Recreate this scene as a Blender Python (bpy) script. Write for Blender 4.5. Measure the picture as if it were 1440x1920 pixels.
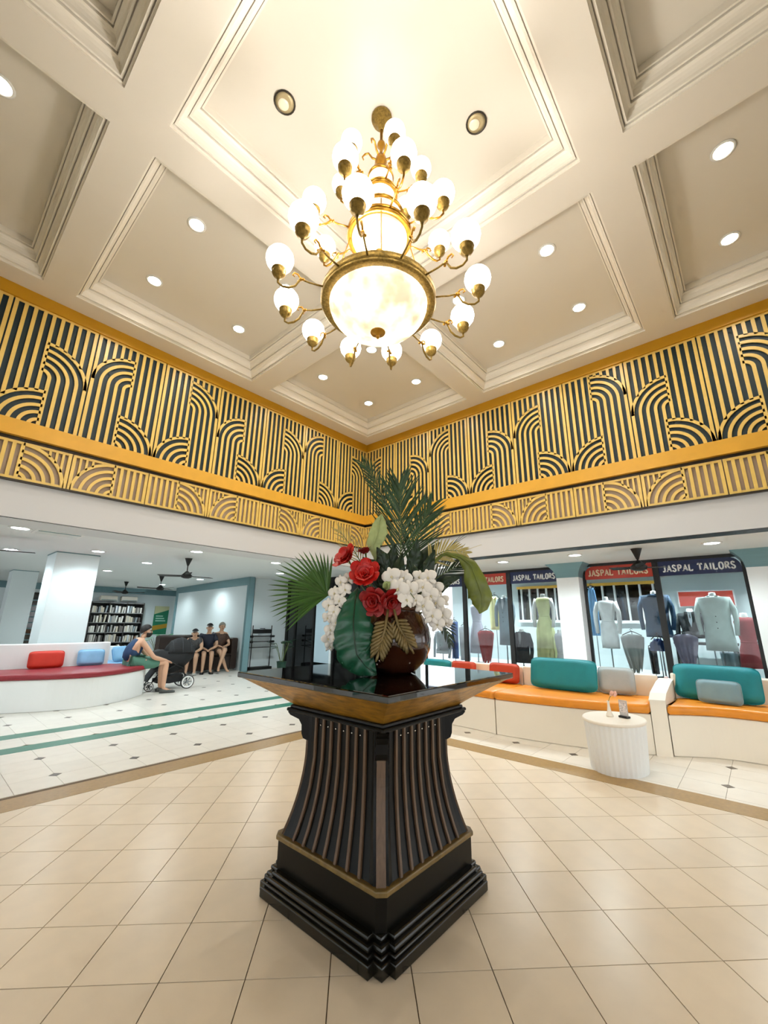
import bpy, math, random
from mathutils import Vector, Matrix
random.seed(7)
R=math.radians
for o in list(bpy.data.objects): bpy.data.objects.remove(o,do_unlink=True)
scene=bpy.context.scene
C=scene.collection

# ------------------------------------------------------------------ camera
CAM_H=1.4
F_PX,PITCH,ROLL,YAW=770.42,R(14.9457),R(0.679),R(41.4614)
_fw=Vector((math.cos(YAW)*math.cos(PITCH),math.sin(YAW)*math.cos(PITCH),math.sin(PITCH)))
_r=Vector((math.sin(YAW),-math.cos(YAW),0)); _u=_r.cross(_fw)
_r2=_r*math.cos(ROLL)+_u*math.sin(ROLL); _u2=-_r*math.sin(ROLL)+_u*math.cos(ROLL)
cd=bpy.data.cameras.new('camera'); cam=bpy.data.objects.new('camera',cd); C.objects.link(cam)
cd.sensor_fit='HORIZONTAL'; cd.sensor_width=36; cd.lens=F_PX/1440*36; cd.clip_start=.05; cd.clip_end=200
m=Matrix((( _r2.x,_u2.x,-_fw.x,0),(_r2.y,_u2.y,-_fw.y,0),(_r2.z,_u2.z,-_fw.z,CAM_H),(0,0,0,1)))
cam.matrix_world=m
scene.camera=cam
def in_view(x,y,z,mx=60):
    d=Vector((x,y,z-CAM_H)); f=d.dot(_fw)
    if f<.1: return False
    px=720+F_PX*d.dot(_r2)/f; py=960-F_PX*d.dot(_u2)/f
    return -mx<px<1440+mx and -mx<py<1920+mx
# ------------------------------------------------------------------ world, exposure
w=bpy.data.worlds.new('world'); scene.world=w; w.use_nodes=True
bg=w.node_tree.nodes['Background']; bg.inputs[0].default_value=(.93,.97,1,1); bg.inputs[1].default_value=1.1  # even sky; low sides behind the camera left open to add fill
scene.view_settings.view_transform='Standard'; scene.view_settings.look='None'
scene.view_settings.exposure=1.25; scene.view_settings.gamma=1; scene.view_settings.use_curve_mapping=False
scene.cycles.max_bounces=5; scene.cycles.diffuse_bounces=3; scene.cycles.glossy_bounces=3; scene.cycles.transparent_max_bounces=6
scene.cycles.use_adaptive_sampling=True; scene.cycles.adaptive_threshold=.07; scene.cycles.adaptive_min_samples=12; scene.cycles.use_light_tree=False; scene.cycles.sample_clamp_indirect=4
scene.cycles.caustics_reflective=False; scene.cycles.caustics_refractive=False
GLOBE_E=2.7; LOUNGE_W=32.0; COFFER_W=14.0; SHOP_W=34.0; BOWL_W=52.0

# ------------------------------------------------------------------ materials
def hx(s):
    s=s.lstrip('#'); c=[int(s[i:i+2],16)/255 for i in (0,2,4)]
    return tuple(x/12.92 if x<=.04045 else ((x+.055)/1.055)**2.4 for x in c)+(1,)
MATS={}
def mat(name,col,rough=.5,metal=0,emit=0,ecol=None,noise=0,nscale=8,bump=0,bscale=40,coat=0,spec=.5,rnd=0,stretch=None,sss=0,trans=0):
    if name in MATS: return MATS[name]
    M=bpy.data.materials.new(name); M.use_nodes=True; nt=M.node_tree; N=nt.nodes; K=nt.links
    b=N['Principled BSDF']; c=hx(col) if isinstance(col,str) else col
    b.inputs['Base Color'].default_value=c; b.inputs['Roughness'].default_value=rough; b.inputs['Metallic'].default_value=metal
    b.inputs['Specular IOR Level'].default_value=spec; b.inputs['Coat Weight'].default_value=coat
    b.inputs['Transmission Weight'].default_value=trans
    if emit:
        b.inputs['Emission Color'].default_value=hx(ecol) if ecol else c; b.inputs['Emission Strength'].default_value=emit
    if noise or rnd or bump:
        tc=N.new('ShaderNodeTexCoord'); vec=tc.outputs['Object']
        if stretch:
            mp=N.new('ShaderNodeMapping'); mp.inputs['Scale'].default_value=stretch; K.new(vec,mp.inputs[0]); vec=mp.outputs[0]
    if noise or rnd:
        hsv=N.new('ShaderNodeHueSaturation'); hsv.inputs['Color'].default_value=c
        if noise:
            nz=N.new('ShaderNodeTexNoise'); nz.inputs['Scale'].default_value=nscale; nz.inputs['Detail'].default_value=4; K.new(vec,nz.inputs[0])
            mr=N.new('ShaderNodeMapRange'); mr.inputs[1].default_value=.3; mr.inputs[2].default_value=.7
            mr.inputs[3].default_value=1-noise; mr.inputs[4].default_value=1+noise; K.new(nz.outputs[0],mr.inputs[0]); val=mr.outputs[0]
        if rnd:
            oi=N.new('ShaderNodeObjectInfo'); mr2=N.new('ShaderNodeMapRange'); mr2.inputs[3].default_value=1-rnd; mr2.inputs[4].default_value=1+rnd
            K.new(oi.outputs['Random'],mr2.inputs[0])
            if noise:
                mu=N.new('ShaderNodeMath'); mu.operation='MULTIPLY'; K.new(val,mu.inputs[0]); K.new(mr2.outputs[0],mu.inputs[1]); val=mu.outputs[0]
            else: val=mr2.outputs[0]
        K.new(val,hsv.inputs['Value']); K.new(hsv.outputs[0],b.inputs['Base Color'])
    if bump:
        n2=N.new('ShaderNodeTexNoise'); n2.inputs['Scale'].default_value=bscale; n2.inputs['Detail'].default_value=3; K.new(vec,n2.inputs[0])
        bp=N.new('ShaderNodeBump'); bp.inputs['Strength'].default_value=bump; bp.inputs['Distance'].default_value=.01
        K.new(n2.outputs[0],bp.inputs['Height']); K.new(bp.outputs[0],b.inputs['Normal'])
    MATS[name]=M; return M
def glass_pane(name,tint,refl=.9):
    M=bpy.data.materials.new(name); M.use_nodes=True; nt=M.node_tree; N=nt.nodes; K=nt.links
    N.remove(N['Principled BSDF']); o=N['Material Output']
    t=N.new('ShaderNodeBsdfTransparent'); t.inputs[0].default_value=tint
    g=N.new('ShaderNodeBsdfGlossy'); g.inputs['Roughness'].default_value=.02; g.inputs[0].default_value=(refl,refl,refl,1)
    f=N.new('ShaderNodeFresnel'); f.inputs[0].default_value=1.5
    x=N.new('ShaderNodeMixShader'); K.new(f.outputs[0],x.inputs[0]); K.new(t.outputs[0],x.inputs[1]); K.new(g.outputs[0],x.inputs[2]); K.new(x.outputs[0],o.inputs[0])
    MATS[name]=M; return M
m_ceil=mat('ceiling_paint','#e6e0d6',.6,noise=.015,nscale=2)
m_coffer=mat('coffer_paint','#e2ddd3',.32,noise=.015,nscale=1.5)
m_mould=mat('moulding_paint','#f3eee4',.45)
m_lowceil=mat('low_ceiling_paint','#e6ebeb',.6)
m_fascia=mat('fascia_paint','#d3d6da',.55)
m_gold=mat('gold_paint','#e8b03c',.38,noise=.05,nscale=6)
m_gold2=mat('gold_lattice','#f0cd72',.34,noise=.05,nscale=9,bump=.05)
m_mustard=mat('mustard_paint','#c8930f',.45,noise=.04,nscale=5)  # top band colour, darker than the ledge gold
m_teal=mat('teal_backing','#0c2a35',.5,noise=.12,nscale=3)
m_taupe=mat('taupe_backing','#b8a694',.6)
m_darktrim=mat('dark_metal_trim','#3a342c',.4,.4)
m_tile=mat('cream_tile','#e4d4bc',.3,noise=.035,nscale=7,rnd=.035)
m_tile2=mat('pale_tile','#ebe6dc',.3,noise=.03,nscale=7,rnd=.03)
m_grout=mat('grout','#6d5c48',.8)
m_accent=mat('accent_stone','#5d5348',.35,noise=.2,nscale=40,rnd=.15)
m_stripe=mat('brown_stripe_stone','#a48245',.35,noise=.1,nscale=30,bump=.03)
m_green=mat('green_stripe_stone','#2e7c66',.3,noise=.12,nscale=25)
m_white=mat('white_paint','#eef0ef',.5)
m_warmwhite=mat('warm_white_paint','#f0e8da',.42)
m_wallw=mat('cool_white_wall','#dfeaec',.55)
m_tealframe=mat('teal_grey_frame','#6f9298',.5)
m_black=mat('black_lacquer','#070706',.3,spec=.22)
m_blackm=mat('black_matt','#141414',.5)
m_slat=mat('bronze_slat','#5e4834',.45,noise=.2,nscale=14,stretch=(6,6,.7))
m_belt=mat('bronze_belt','#6f5a30',.35,noise=.25,nscale=20)
m_goldleaf=mat('gold_leaf','#9a7024',.4,.3,noise=.5,nscale=6,stretch=(2,2,9),bump=.2,bscale=30)
m_brass=mat('brass','#b98a35',.28,.9,noise=.15,nscale=40)
m_brassdark=mat('antique_brass','#9a8040',.4,.6,noise=.35,nscale=60,bump=.3,bscale=80)
m_globe=mat('lit_opal_glass','#fff6e2',.3,emit=GLOBE_E,ecol='#fff6ea')
m_bowl=mat('lit_alabaster_glass','#ffeccb',.3,emit=.42,ecol='#ffecc8',noise=.08,nscale=8)
_nt=m_bowl.node_tree; _b=_nt.nodes['Principled BSDF']; _tc=_nt.nodes.new('ShaderNodeTexCoord'); _nz=_nt.nodes.new('ShaderNodeTexNoise'); _nz.inputs['Scale'].default_value=6; _nz.inputs['Detail'].default_value=3
_mr=_nt.nodes.new('ShaderNodeMapRange'); _mr.inputs[1].default_value=.38; _mr.inputs[2].default_value=.66; _mr.inputs[3].default_value=.26; _mr.inputs[4].default_value=1.0
_nt.links.new(_tc.outputs['Object'],_nz.inputs[0]); _nt.links.new(_nz.outputs[0],_mr.inputs[0]); _nt.links.new(_mr.outputs[0],_b.inputs['Emission Strength'])
m_lamp=mat('lit_lamp_lens','#ffffff',.4,emit=14,ecol='#fff3df')
m_lampcool=mat('lit_lamp_lens_cool','#ffffff',.4,emit=14,ecol='#f3fbff')
m_glass=glass_pane('clear_glass',(.95,.98,.99,1),.45)
m_darkglass=mat('dark_glass','#0a0f11',.05,coat=.5)

# ------------------------------------------------------------------ mesh helpers
class MB:
    def __init__(s): s.v=[]; s.f=[]
    def add(s,vs,fs):
        n=len(s.v); s.v+=[tuple(p) for p in vs]; s.f+=[tuple(n+i for i in f) for f in fs]; return s
    def box(s,x0,x1,y0,y1,z0,z1):
        return s.add([(x0,y0,z0),(x1,y0,z0),(x1,y1,z0),(x0,y1,z0),(x0,y0,z1),(x1,y0,z1),(x1,y1,z1),(x0,y1,z1)],
          [(3,2,1,0),(4,5,6,7),(0,1,5,4),(1,2,6,5),(2,3,7,6),(3,0,4,7)])
    def prism(s,poly,z0,z1,fn=lambda u,v,w:(u,v,w)):
        n=len(poly)
        return s.add([fn(u,v,z0) for u,v in poly]+[fn(u,v,z1) for u,v in poly],
          [tuple(range(n-1,-1,-1)),tuple(range(n,2*n))]+[(i,(i+1)%n,n+(i+1)%n,n+i) for i in range(n)])
    def rings(s,rings,cap0=True,cap1=True,closed=True):
        n=len(rings[0]); base=len(s.v)
        for r in rings: s.v+=[tuple(p) for p in r]
        for k in range(len(rings)-1):
            for i in range(n if closed else n-1):
                j=(i+1)%n; a=base+k*n
                s.f.append((a+i,a+j,a+n+j,a+n+i))
        if cap0: s.f.append(tuple(base+i for i in range(n-1,-1,-1)))
        if cap1: s.f.append(tuple(base+(len(rings)-1)*n+i for i in range(n)))
        return s
    def lathe(s,prof,seg=24,c=(0,0,0),sx=1,sy=1):
        rs=[[(c[0]+r*sx*math.cos(2*math.pi*i/seg),c[1]+r*sy*math.sin(2*math.pi*i/seg),c[2]+z) for i in range(seg)] for r,z in prof]
        return s.rings(rs,prof[0][0]>1e-4,prof[-1][0]>1e-4)
    def ball(s,c,r,seg=16,nr=9,sz=1,sx=1,sy=1):
        return s.lathe([(max(1e-4,r*math.sin(math.pi*k/nr)),-r*sz*math.cos(math.pi*k/nr)) for k in range(nr+1)],seg,c,sx,sy)
    def tube(s,path,rad,seg=8,cap=True):
        P=[Vector(p) for p in path]; n=len(P)
        rad=[rad]*n if isinstance(rad,(int,float)) else rad
        up=None; rs=[]
        for i in range(n):
            t=(P[min(i+1,n-1)]-P[max(i-1,0)]).normalized()
            if up is None:
                up=Vector((0,0,1)) if abs(t.z)<.9 else Vector((1,0,0))
            a=(up-t*up.dot(t)).normalized(); b=t.cross(a); up=a
            rs.append([P[i]+(a*math.cos(2*math.pi*k/seg)+b*math.sin(2*math.pi*k/seg))*rad[i] for k in range(seg)])
        return s.rings(rs,cap,cap)
    def ribbon(s,path,w,fn,d0,d1):
        n=len(path); rs=[]
        for i,(u,v) in enumerate(path):
            a=path[max(i-1,0)]; b=path[min(i+1,n-1)]
            tx,ty=b[0]-a[0],b[1]-a[1]; l=math.hypot(tx,ty) or 1; nx,ny=-ty/l*w/2,tx/l*w/2
            rs.append([fn(u+nx,v+ny,d0),fn(u-nx,v-ny,d0),fn(u-nx,v-ny,d1),fn(u+nx,v+ny,d1)])
        return s.rings(rs)
    def slab(s,poly,z0,z1,rd=.03,steps=3,strip=False):
        """plan polygon (ccw) extruded with rounded top and bottom edges"""
        def inset(d):
            n=len(poly); out=[]
            for i in range(n):
                p=Vector(poly[i-1]); q=Vector(poly[i]); r=Vector(poly[(i+1)%n])
                e1=(q-p).normalized(); e2=(r-q).normalized(); n1=Vector((-e1.y,e1.x)); n2=Vector((-e2.y,e2.x))
                b=(n1+n2); b=b.normalized() if b.length>1e-6 else n1
                out.append(q+b*d/max(.4,b.dot(n1)))
            return out
        rs=[]
        for k in range(steps+1):
            a=math.pi/2*k/steps; rs.append([(p.x,p.y,z0+rd*(1-math.sin(a))) for p in inset(rd*(1-math.cos(a)))] if False else [(p.x,p.y,z0+rd*(1-math.cos(a))) for p in inset(rd*(1-math.sin(a)))])
        for k in range(steps+1):
            a=math.pi/2*k/steps; rs.append([(p.x,p.y,z1-rd*(1-math.sin(a))) for p in inset(rd*(1-math.cos(a)))])
        if strip:   # polygon is an out-and-back pair of equal paths: cap with quads
            n=len(poly); h=n//2; b0=len(s.v); s.rings(rs,False,False); b1=b0+(len(rs)-1)*n
            for i in range(h-1):
                s.f.append((b0+i,b0+n-1-i,b0+n-2-i,b0+i+1)); s.f.append((b1+i,b1+i+1,b1+n-2-i,b1+n-1-i))
            return s
        return s.rings(rs)
    def build(s,name,material,parent=None,smooth=False,loc=None):
        me=bpy.data.meshes.new(name); me.from_pydata(s.v,[],s.f); me.update()
        if smooth: me.polygons.foreach_set('use_smooth',[True]*len(me.polygons)); 
        me.materials.append(material)
        return obj(name,me,parent,loc,smooth)
def obj(name,me,parent=None,loc=None,smooth=False):
    o=bpy.data.objects.new(name,me); C.objects.link(o)
    if parent: o.parent=parent
    if loc: o.location=loc
    return o
def flat_edges(o,ang=40):
    me=o.data
    try: me.set_sharp_from_angle(angle=R(ang))
    except Exception: pass
    return o
def thing(name,label,cat,loc=(0,0,0),rz=0,group=None):
    o=bpy.data.objects.new(name,None); C.objects.link(o); o.location=loc; o.rotation_euler=(0,0,rz); o.empty_display_size=.1
    return tag(o,label,cat,group)
def tag(o,label,cat,group=None):
    o['label']=label; o['category']=cat
    if group: o['group']=group
    return o
def struct(o,label=None):
    o['kind']='structure'
    if label: o['label']=label
    return o
def dup(root,loc=None,rz=None,label=None,group=None):
    r=root.copy(); C.objects.link(r)
    if loc is not None: r.location=loc
    if rz is not None: r.rotation_euler=(0,0,rz)
    if label: r['label']=label
    if group: r['group']=group
    for ch in list(root.children):
        c=ch.copy(); C.objects.link(c); c.parent=r
        for g in list(ch.children):
            d=g.copy(); C.objects.link(d); d.parent=c
    return r
def lamp(name,kind,loc,power,col,size=.1,parent=None,spot=None,rot=None):
    l=bpy.data.lights.new(name,kind); l.energy=power; l.color=col
    if kind=='AREA': l.shape='DISK'; l.size=size
    elif kind=='SPOT': l.shadow_soft_size=size; l.spot_size=R(spot or 100); l.spot_blend=.6
    else: l.shadow_soft_size=size
    o=bpy.data.objects.new(name,l); C.objects.link(o); o.location=loc
    if rot: o.rotation_euler=rot
    if parent: o.parent=parent
    return o
# ================================================================== STRUCTURE
XW,YW=6.061,5.888            # inner faces of the two far hall walls
XE=[(-2.09,.299),(.616,2.992),(3.326,5.721)]     # coffers along X
YE=[(-2.2,.173),(.492,2.85),(3.171,5.547)]       # coffers along Y
XN,YN=-2.43,-2.54            # near hall walls (behind the photographer)
ZB,ZC=5.15,5.45
HC=(1.804,1.671)             # hall centre
# ---- floor
fl=MB().box(-9,14,-9,21,-.12,-.006).build('floor',m_grout); struct(fl)
TP=.3385; G=.0045
def clip(poly,a,b,c):        # keep a*x+b*y<=c
    out=[]
    for i in range(len(poly)):
        p,q=poly[i],poly[(i+1)%len(poly)]; dp=a*p[0]+b*p[1]-c; dq=a*q[0]+b*q[1]-c
        if dp<=0: out.append(p)
        if dp*dq<0:
            t=dp/(dp-dq); out.append((p[0]+t*(q[0]-p[0]),p[1]+t*(q[1]-p[1])))
    return out
def tile_mb(poly): return MB().prism(poly,-.05,0)
SX0,SX1,SY0,SY1=4.56,4.84,4.43,4.71   # brown stripes
h=(TP-G)/2; sq=[(-h,-h),(h,-h),(h,h),(-h,h)]
base_tile=MB().prism(sq,-.05,0)
tme=bpy.data.meshes.new('floor_tile'); tme.from_pydata(base_tile.v,[],base_tile.f); tme.materials.append(m_tile)
s2=2**.5; rest=MB(); n_t=0
for i in range(-22,26):
    for j in range(-26,26):
        u=2.455+TP*(i+.5); v=.946+TP*(j+.5); x=(u+v)/s2; y=(u-v)/s2
        if x>SX0+.3 or y>SY0+.3 or x<-4 or y<-4: continue
        pts=[(x+(a+b)/s2,y+(a-b)/s2) for a,b in sq][::-1]
        full=all(p[0]<=SX0 and p[1]<=SY0 for p in pts)
        pc=pts if full else clip(clip(pts,1,0,SX0-.002),0,1,SY0-.002)
        if len(pc)<3: continue
        vis=any(in_view(p[0],p[1],0,10) for p in pts)
        if vis and n_t<300:
            n_t+=1
            if full:
                o=obj('floor_tile',tme,fl,(x,y,0)); o.rotation_euler=(0,0,R(45))
            else:
                o=MB().prism([(p[0]-x,p[1]-y) for p in pc],-.05,0).build('floor_tile',m_tile,fl,loc=(x,y,0))
        else: rest.prism(pc,-.05,0)
o=rest.build('floor_tile_field',m_tile,fl); o['kind']='stuff'
# stripes
struct(MB().prism([(-6,SY0),(SX0,SY0),(SX0,-6),(SX1,-6),(SX1,SY1),(-6,SY1)],-.05,.001).build('trim_1',m_stripe))
GS=[(6.19,6.44),(6.90,7.14)]
for k,(a,b) in enumerate(GS): struct(MB().box(-6,8.2,a+.002,b-.002,-.05,.001).build('trim_%d'%(k+2),m_green))
# pale perimeter tiles with one clipped corner, dark accent stones on every second joint
PT=.3335; AX,AY=5.235,.44; ch=.052; cand=[]; rest=MB()
hh=(PT-.003)/2
def ptile(sx,sy):
    p=[(-hh,-hh),(hh,-hh),(hh,hh),(-hh,hh)]
    return clip(p,sx,sy,(2*hh)-ch)
pmesh={}
for sx in (-1,1):
    for sy in (-1,1):
        q=MB().prism(ptile(sx,sy),-.05,0); me=bpy.data.meshes.new('border_tile'); me.from_pydata(q.v,[],q.f); me.materials.append(m_tile2); pmesh[(sx,sy)]=me
d=ch-.004; q=MB().prism([(d,0),(0,d),(-d,0),(0,-d)],-.05,.0008); ame=bpy.data.meshes.new('accent_tile'); ame.from_pydata(q.v,[],q.f); ame.materials.append(m_accent)
def gaps(x0,x1,y0,y1):
    return y1>GS[0][0] and y0<GS[0][1] or y1>GS[1][0] and y0<GS[1][1]
acc=[]
for i in range(-34,14):
    for j in range(-20,59):
        x=AX+PT*(i+.5); y=AY+PT*(j+.5)
        if x>8.3 or y>19.9: continue
        if x+hh<SX1 and y+hh<SY1: continue
        sx=-1 if i%2==0 else 1; sy=-1 if j%2==0 else 1
        poly=[(x+a,y+b) for a,b in ptile(sx,sy)]
        cut=False
        if x-hh<SX1 and y-hh<SY1:
            cut=True
            poly=clip(poly,-1,0,-SX1-.002) if y<SY1-.1 else clip(poly,0,-1,-SY1-.002)
        polys=[poly]
        for g0,g1 in GS:
            nx=[]
            for pl in polys:
                ys=[p[1] for p in pl]
                if ys and min(ys)<g1 and max(ys)>g0:
                    cut=True; nx+=[clip(pl,0,1,g0-.001),clip(pl,0,-1,-g1-.001)]
                else: nx.append(pl)
            polys=nx
        vis=in_view(x,y,0,5); dist=math.hypot(x,y)
        for pl in polys:
            if len(pl)<3: continue
            if vis and not (x>6.3 and y<4.6): cand.append((dist,x,y,sx,sy,None if not cut else pl))
            else: rest.prism(pl,-.05,0)
        if i%2==0 and j%2==0:
            ax,ay=x-PT/2,y-PT/2
            if in_view(ax,ay,0,5) and not (ax<SX1 and ay<SY1) and not any(g0-.05<ay<g1+.05 for g0,g1 in GS) and not (ax>6.3 and ay<4.6): acc.append((math.hypot(ax,ay),ax,ay))
cand.sort(key=lambda c:c[0])
for k,(dist,x,y,sx,sy,pl) in enumerate(cand):
    if k<300:
        if pl is None: obj('border_tile',pmesh[(sx,sy)],fl,(x,y,0))
        else: MB().prism([(a-x,b-y) for a,b in pl],-.05,0).build('border_tile',m_tile2,fl,loc=(x,y,0))
    else: rest.prism(pl or [(x+a,y+b) for a,b in ptile(sx,sy)],-.05,0)
o=rest.build('border_tile_field',m_tile2,fl); o['kind']='stuff'
acc.sort()
for dist,ax,ay in acc[:260]: obj('accent_tile',ame,fl,(ax,ay,0))

# ---- coffered ceiling
xs=sorted([XN]+[e for p in XE for e in p]+[XW]); ys=sorted([YN]+[e for p in YE for e in p]+[YW])
cm=MB()
for i in range(len(xs)-1):
    for j in range(len(ys)-1):
        if i%2==1 and j%2==1: continue
        x0,x1,y0,y1=xs[i],xs[i+1],ys[j],ys[j+1]
        cm.add([(x0,y0,ZB),(x1,y0,ZB),(x1,y1,ZB),(x0,y1,ZB)],[(3,2,1,0)])
cm.box(XN-.3,XW+.3,YN-.3,YW+.3,ZC+.05,ZC+.2)
ceil=cm.build('ceiling',m_ceil); struct(ceil)
prof=[(0,0),(0,.02),(.016,.02),(.016,.052),(.025,.052),(.025,.03),(.04,.03),(.043,.055),(.052,.082),(.066,.103),(.086,.114),(.086,.15),(.096,.15),(.096,.128),(.11,.128),(.112,.16),(.119,.188),(.131,.208),(.148,.218),(.148,.25),(.156,.25),(.156,.232),(.17,.232),(.17,.302)]
for (x0,x1) in XE:
    for (y0,y1) in YE:
        mb=MB(); mb.rings([[(x0+d,y0+d,ZB+z),(x1-d,y0+d,ZB+z),(x1-d,y1-d,ZB+z),(x0+d,y1-d,ZB+z)] for d,z in prof],False,False)
        mb.f=[f[::-1] for f in mb.f]; mb.build('coffer_moulding',m_mould,ceil)
        MB().box(x0-.01,x1+.01,y0-.01,y1+.01,ZC,ZC+.04).build('coffer_panel',m_coffer,ceil)

# ---- upper walls with lattice panels
WT=.25
m_near=mat('near_wall_paint','#a39a78',.6)
def wall(name,x0,x1,y0,y1):
    return struct(MB().box(x0,x1,y0,y1,2.44,ZC+.2).build(name,m_teal))
wl=wall('wall_left',XN-WT,XW+WT,YW,YW+WT); wr=wall('wall_right',XW,XW+WT,YN-WT,YW)
wn=struct(MB().box(XN-WT,XN,YN-WT,YW,2.44,ZC+.2).build('wall_near_left',m_near)); wq=struct(MB().box(XN,XW,YN-WT,YN,2.44,ZC+.2).build('wall_near_right',m_near))
def lmap(s,z,w): return (XW-s,YW-w,z)      # s = distance from the corner, w = out of the wall
def rmap(s,z,w): return (XW-w,YW-s,z)
P0,P1=3.525,5.0
NB=9; BW=.037
def arc(c,r,a0,a1,n=12): return [(c[0]+r*math.cos(R(a0+(a1-a0)*k/n)),c[1]+r*math.sin(R(a0+(a1-a0)*k/n))) for k in range(n+1)]
def lattice(parent,mp,s0,W,flip,ht):
    gap=.008; w=W-2*gap; p=(w-BW)/NB; H=P1-P0
    def q(u,v,d):
        s=(s0+gap+u) if flip else (s0+W-gap-u)
        return mp(s,P0+v,d)
    pan=MB()
    pan.ribbon([(0,.012),(w,.012)],.024,q,.008,.021); pan.ribbon([(0,H-.012),(w,H-.012)],.024,q,.008,.021)
    po=pan.build('lattice_panel',m_gold2,parent)
    U=[BW/2+p*k for k in range(NB+1)]
    D0,D1=.006,.022
    vc=ht-P0-5*p-BW/2
    def bar(path,nm='slat'): MB().ribbon(path,BW,q,D0,D1).build(nm,m_gold2,po)
    def low_top(k): d=abs(U[5]-U[k]); return math.sqrt(max(0,(5*p)**2-d*d))
    bar([(U[0],0),(U[0],H)])
    for k in (1,2,3,4): bar([(U[k],low_top(k)),(U[k],H)])
    # tall arch
    for k in (5,6,7,8,9):
        r=U[k]-U[4]
        bar([(U[k],0)]+arc((U[4],vc),r,0,90),'arch_slat')
    for k in (5,6,7,8):
        d=U[k]-U[4]; bar([(U[k],vc+math.sqrt((5*p)**2-d*d)),(U[k],H)])
    bar([(U[9],vc),(U[9],H)])
    for k in (1,2,3,4,5): bar(arc((U[5],0),k*p,90,180),'arch_slat')
    return po
def strip(parent,mp,s0,W,flip):
    z0,z1=2.862,3.295; gap=.006; w=W-2*gap; H=z1-z0
    def q(u,v,d):
        s=(s0+gap+u) if flip else (s0+W-gap-u)
        return mp(s,z0+v,d)
    pan=MB(); pan.ribbon([(0,.014),(w,.014)],.028,q,.028,.046); pan.ribbon([(0,H-.014),(w,H-.014)],.028,q,.028,.046)
    po=pan.build('fretwork_panel',m_gold2,parent); b=.034
    def bar(path,nm='slat',ww=b): MB().ribbon(path,ww,q,.026,.048).build(nm,m_gold2,po)
    half=w*.46                       # u 0..half: straight bars ; half..w: fan with centre at (half,0)
    for k in range(6): bar([(b/2+(half-b/2)*k/5,0),(b/2+(half-b/2)*k/5,H)])
    rr=w-half-b/2
    R5=min(rr,H-.02)
    for k in range(1,6):
        r=R5*(k-.1)/4.9
        bar([p_ for p_ in arc((half,0),r,90,0)],'arch_slat')
    for k in range(1,4):
        u=half+rr*(.42+.145*k)
        d=u-half
        if d<R5: bar([(u,math.sqrt(R5*R5-d*d)),(u,H)],'slat',.024)
    bar([(w-b/2,0),(w-b/2,H)])
    return po
HL=[4.78,4.92,4.77,4.615,4.91,4.82,4.61,4.78,4.92]
HR=[4.79,4.60,4.90,4.60,4.78,4.955,4.605,4.82,4.9]
for nm,par,mp,W,HH in (('l',wl,lmap,.848,HL),('r',wr,rmap,.84,HR)):
    for n in range(9):
        lattice(par,mp,n*W,W,n%2==1,HH[n]); strip(par,mp,n*W,W,n%2==1)
    # strip backing, ledges, trims: run the full wall
    L=8.3
    def bx(a,b,w0,w1):
        m_=MB(); c=[mp(0,0,w0),mp(L,0,w1)]
        x0,x1=sorted((c[0][0],c[1][0])); y0,y1=sorted((c[0][1],c[1][1])); return m_.box(x0,x1,y0,y1,a,b)
    bx(2.85,3.31,0,.012).build('strip_backing',m_taupe,par)
    bx(P1,ZB,0,.05).build('top_band',m_mustard,par)
    bx(3.345,P0,0,.085).build('ledge_band',m_gold,par)
    bx(3.31,3.345,0,.02).build('shadow_gap',m_darktrim,par)
    bx(2.835,2.856,0,.07).build('metal_trim',m_darktrim,par)
    bx(2.445,2.835,0,.03).build('fascia_board',m_fascia,par)

# ---- low ceilings around the hall
ZL,ZR=2.65,2.47
struct(MB().box(-9,8.4,YW+WT+.25,21,ZL,ZL+.2).build('ceiling_lounge',m_lowceil))
struct(MB().box(-9,XW+WT,YW,YW+WT+.25,2.435,2.85).build('trim_4',m_fascia))
struct(MB().box(XW,11,-9,YW+.5,ZR,ZR+.2).build('ceiling_shops',m_lowceil))
struct(MB().box(-5.2,XN,-5.2,YW,2.6,2.8).build('ceiling_near_left',m_lowceil))
struct(MB().box(XN,XW,-5.2,YN,2.6,2.8).build('ceiling_near_right',m_lowceil))
for (x,y) in ((XN-.2,YN-.2),(XN-.2,YW+.1),(XW+.2,YN-.2)):
    struct(MB().box(x-.25,x+.25,y-.25,y+.25,0,2.6).build('column',m_white))
# ================================================================== HALL LIGHTS
WARM=(1,.93,.82); COOL=(.86,.97,1.0)
def downlight(x,y,z,label,group,cool=False,r=.075,power=None,dark=False):
    t=thing('recessed_downlight',label,'downlight',(x,y,z),0,group)
    k_=1.14 if dark else 1.28
    MB().lathe([(r,0),(r*k_,-.002),(r*(k_+.02),-.008),(r*1.02,-.012),(r*.98,0)],20).build('trim_ring',m_darktrim if dark else m_white,t,True)
    if dark:
        MB().lathe([(1e-4,.004),(r*.5,.004),(r*.98,-.002),(r*.98,-.006),(r*.6,-.0045),(1e-4,-.004)],20).build('reflector',mat('unlit_reflector','#b9a982',.35,.2),t,True)
        MB().ball((0,r*.25,-.004),r*.62,16,6,.2).build('lens',mat('unlit_lens','#f5ead2',.2),t,True)
    else:
        MB().lathe([(1e-4,-.006),(r*.9,-.006),(r*.98,-.002)],20).build('lens',m_lampcool if cool else m_lamp,t)
        if power: lamp('downlight_lamp','SPOT',(0,0,-.03),power,COOL if cool else WARM,.05,t,150)
    return t
names={0:'near',1:'middle',2:'far'}
cof={(1,2):'coffer left of the chandelier',(2,1):'coffer right of the chandelier',(2,2):'far corner coffer',
     (0,2):'leftmost coffer',(2,0):'rightmost coffer'}
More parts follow.
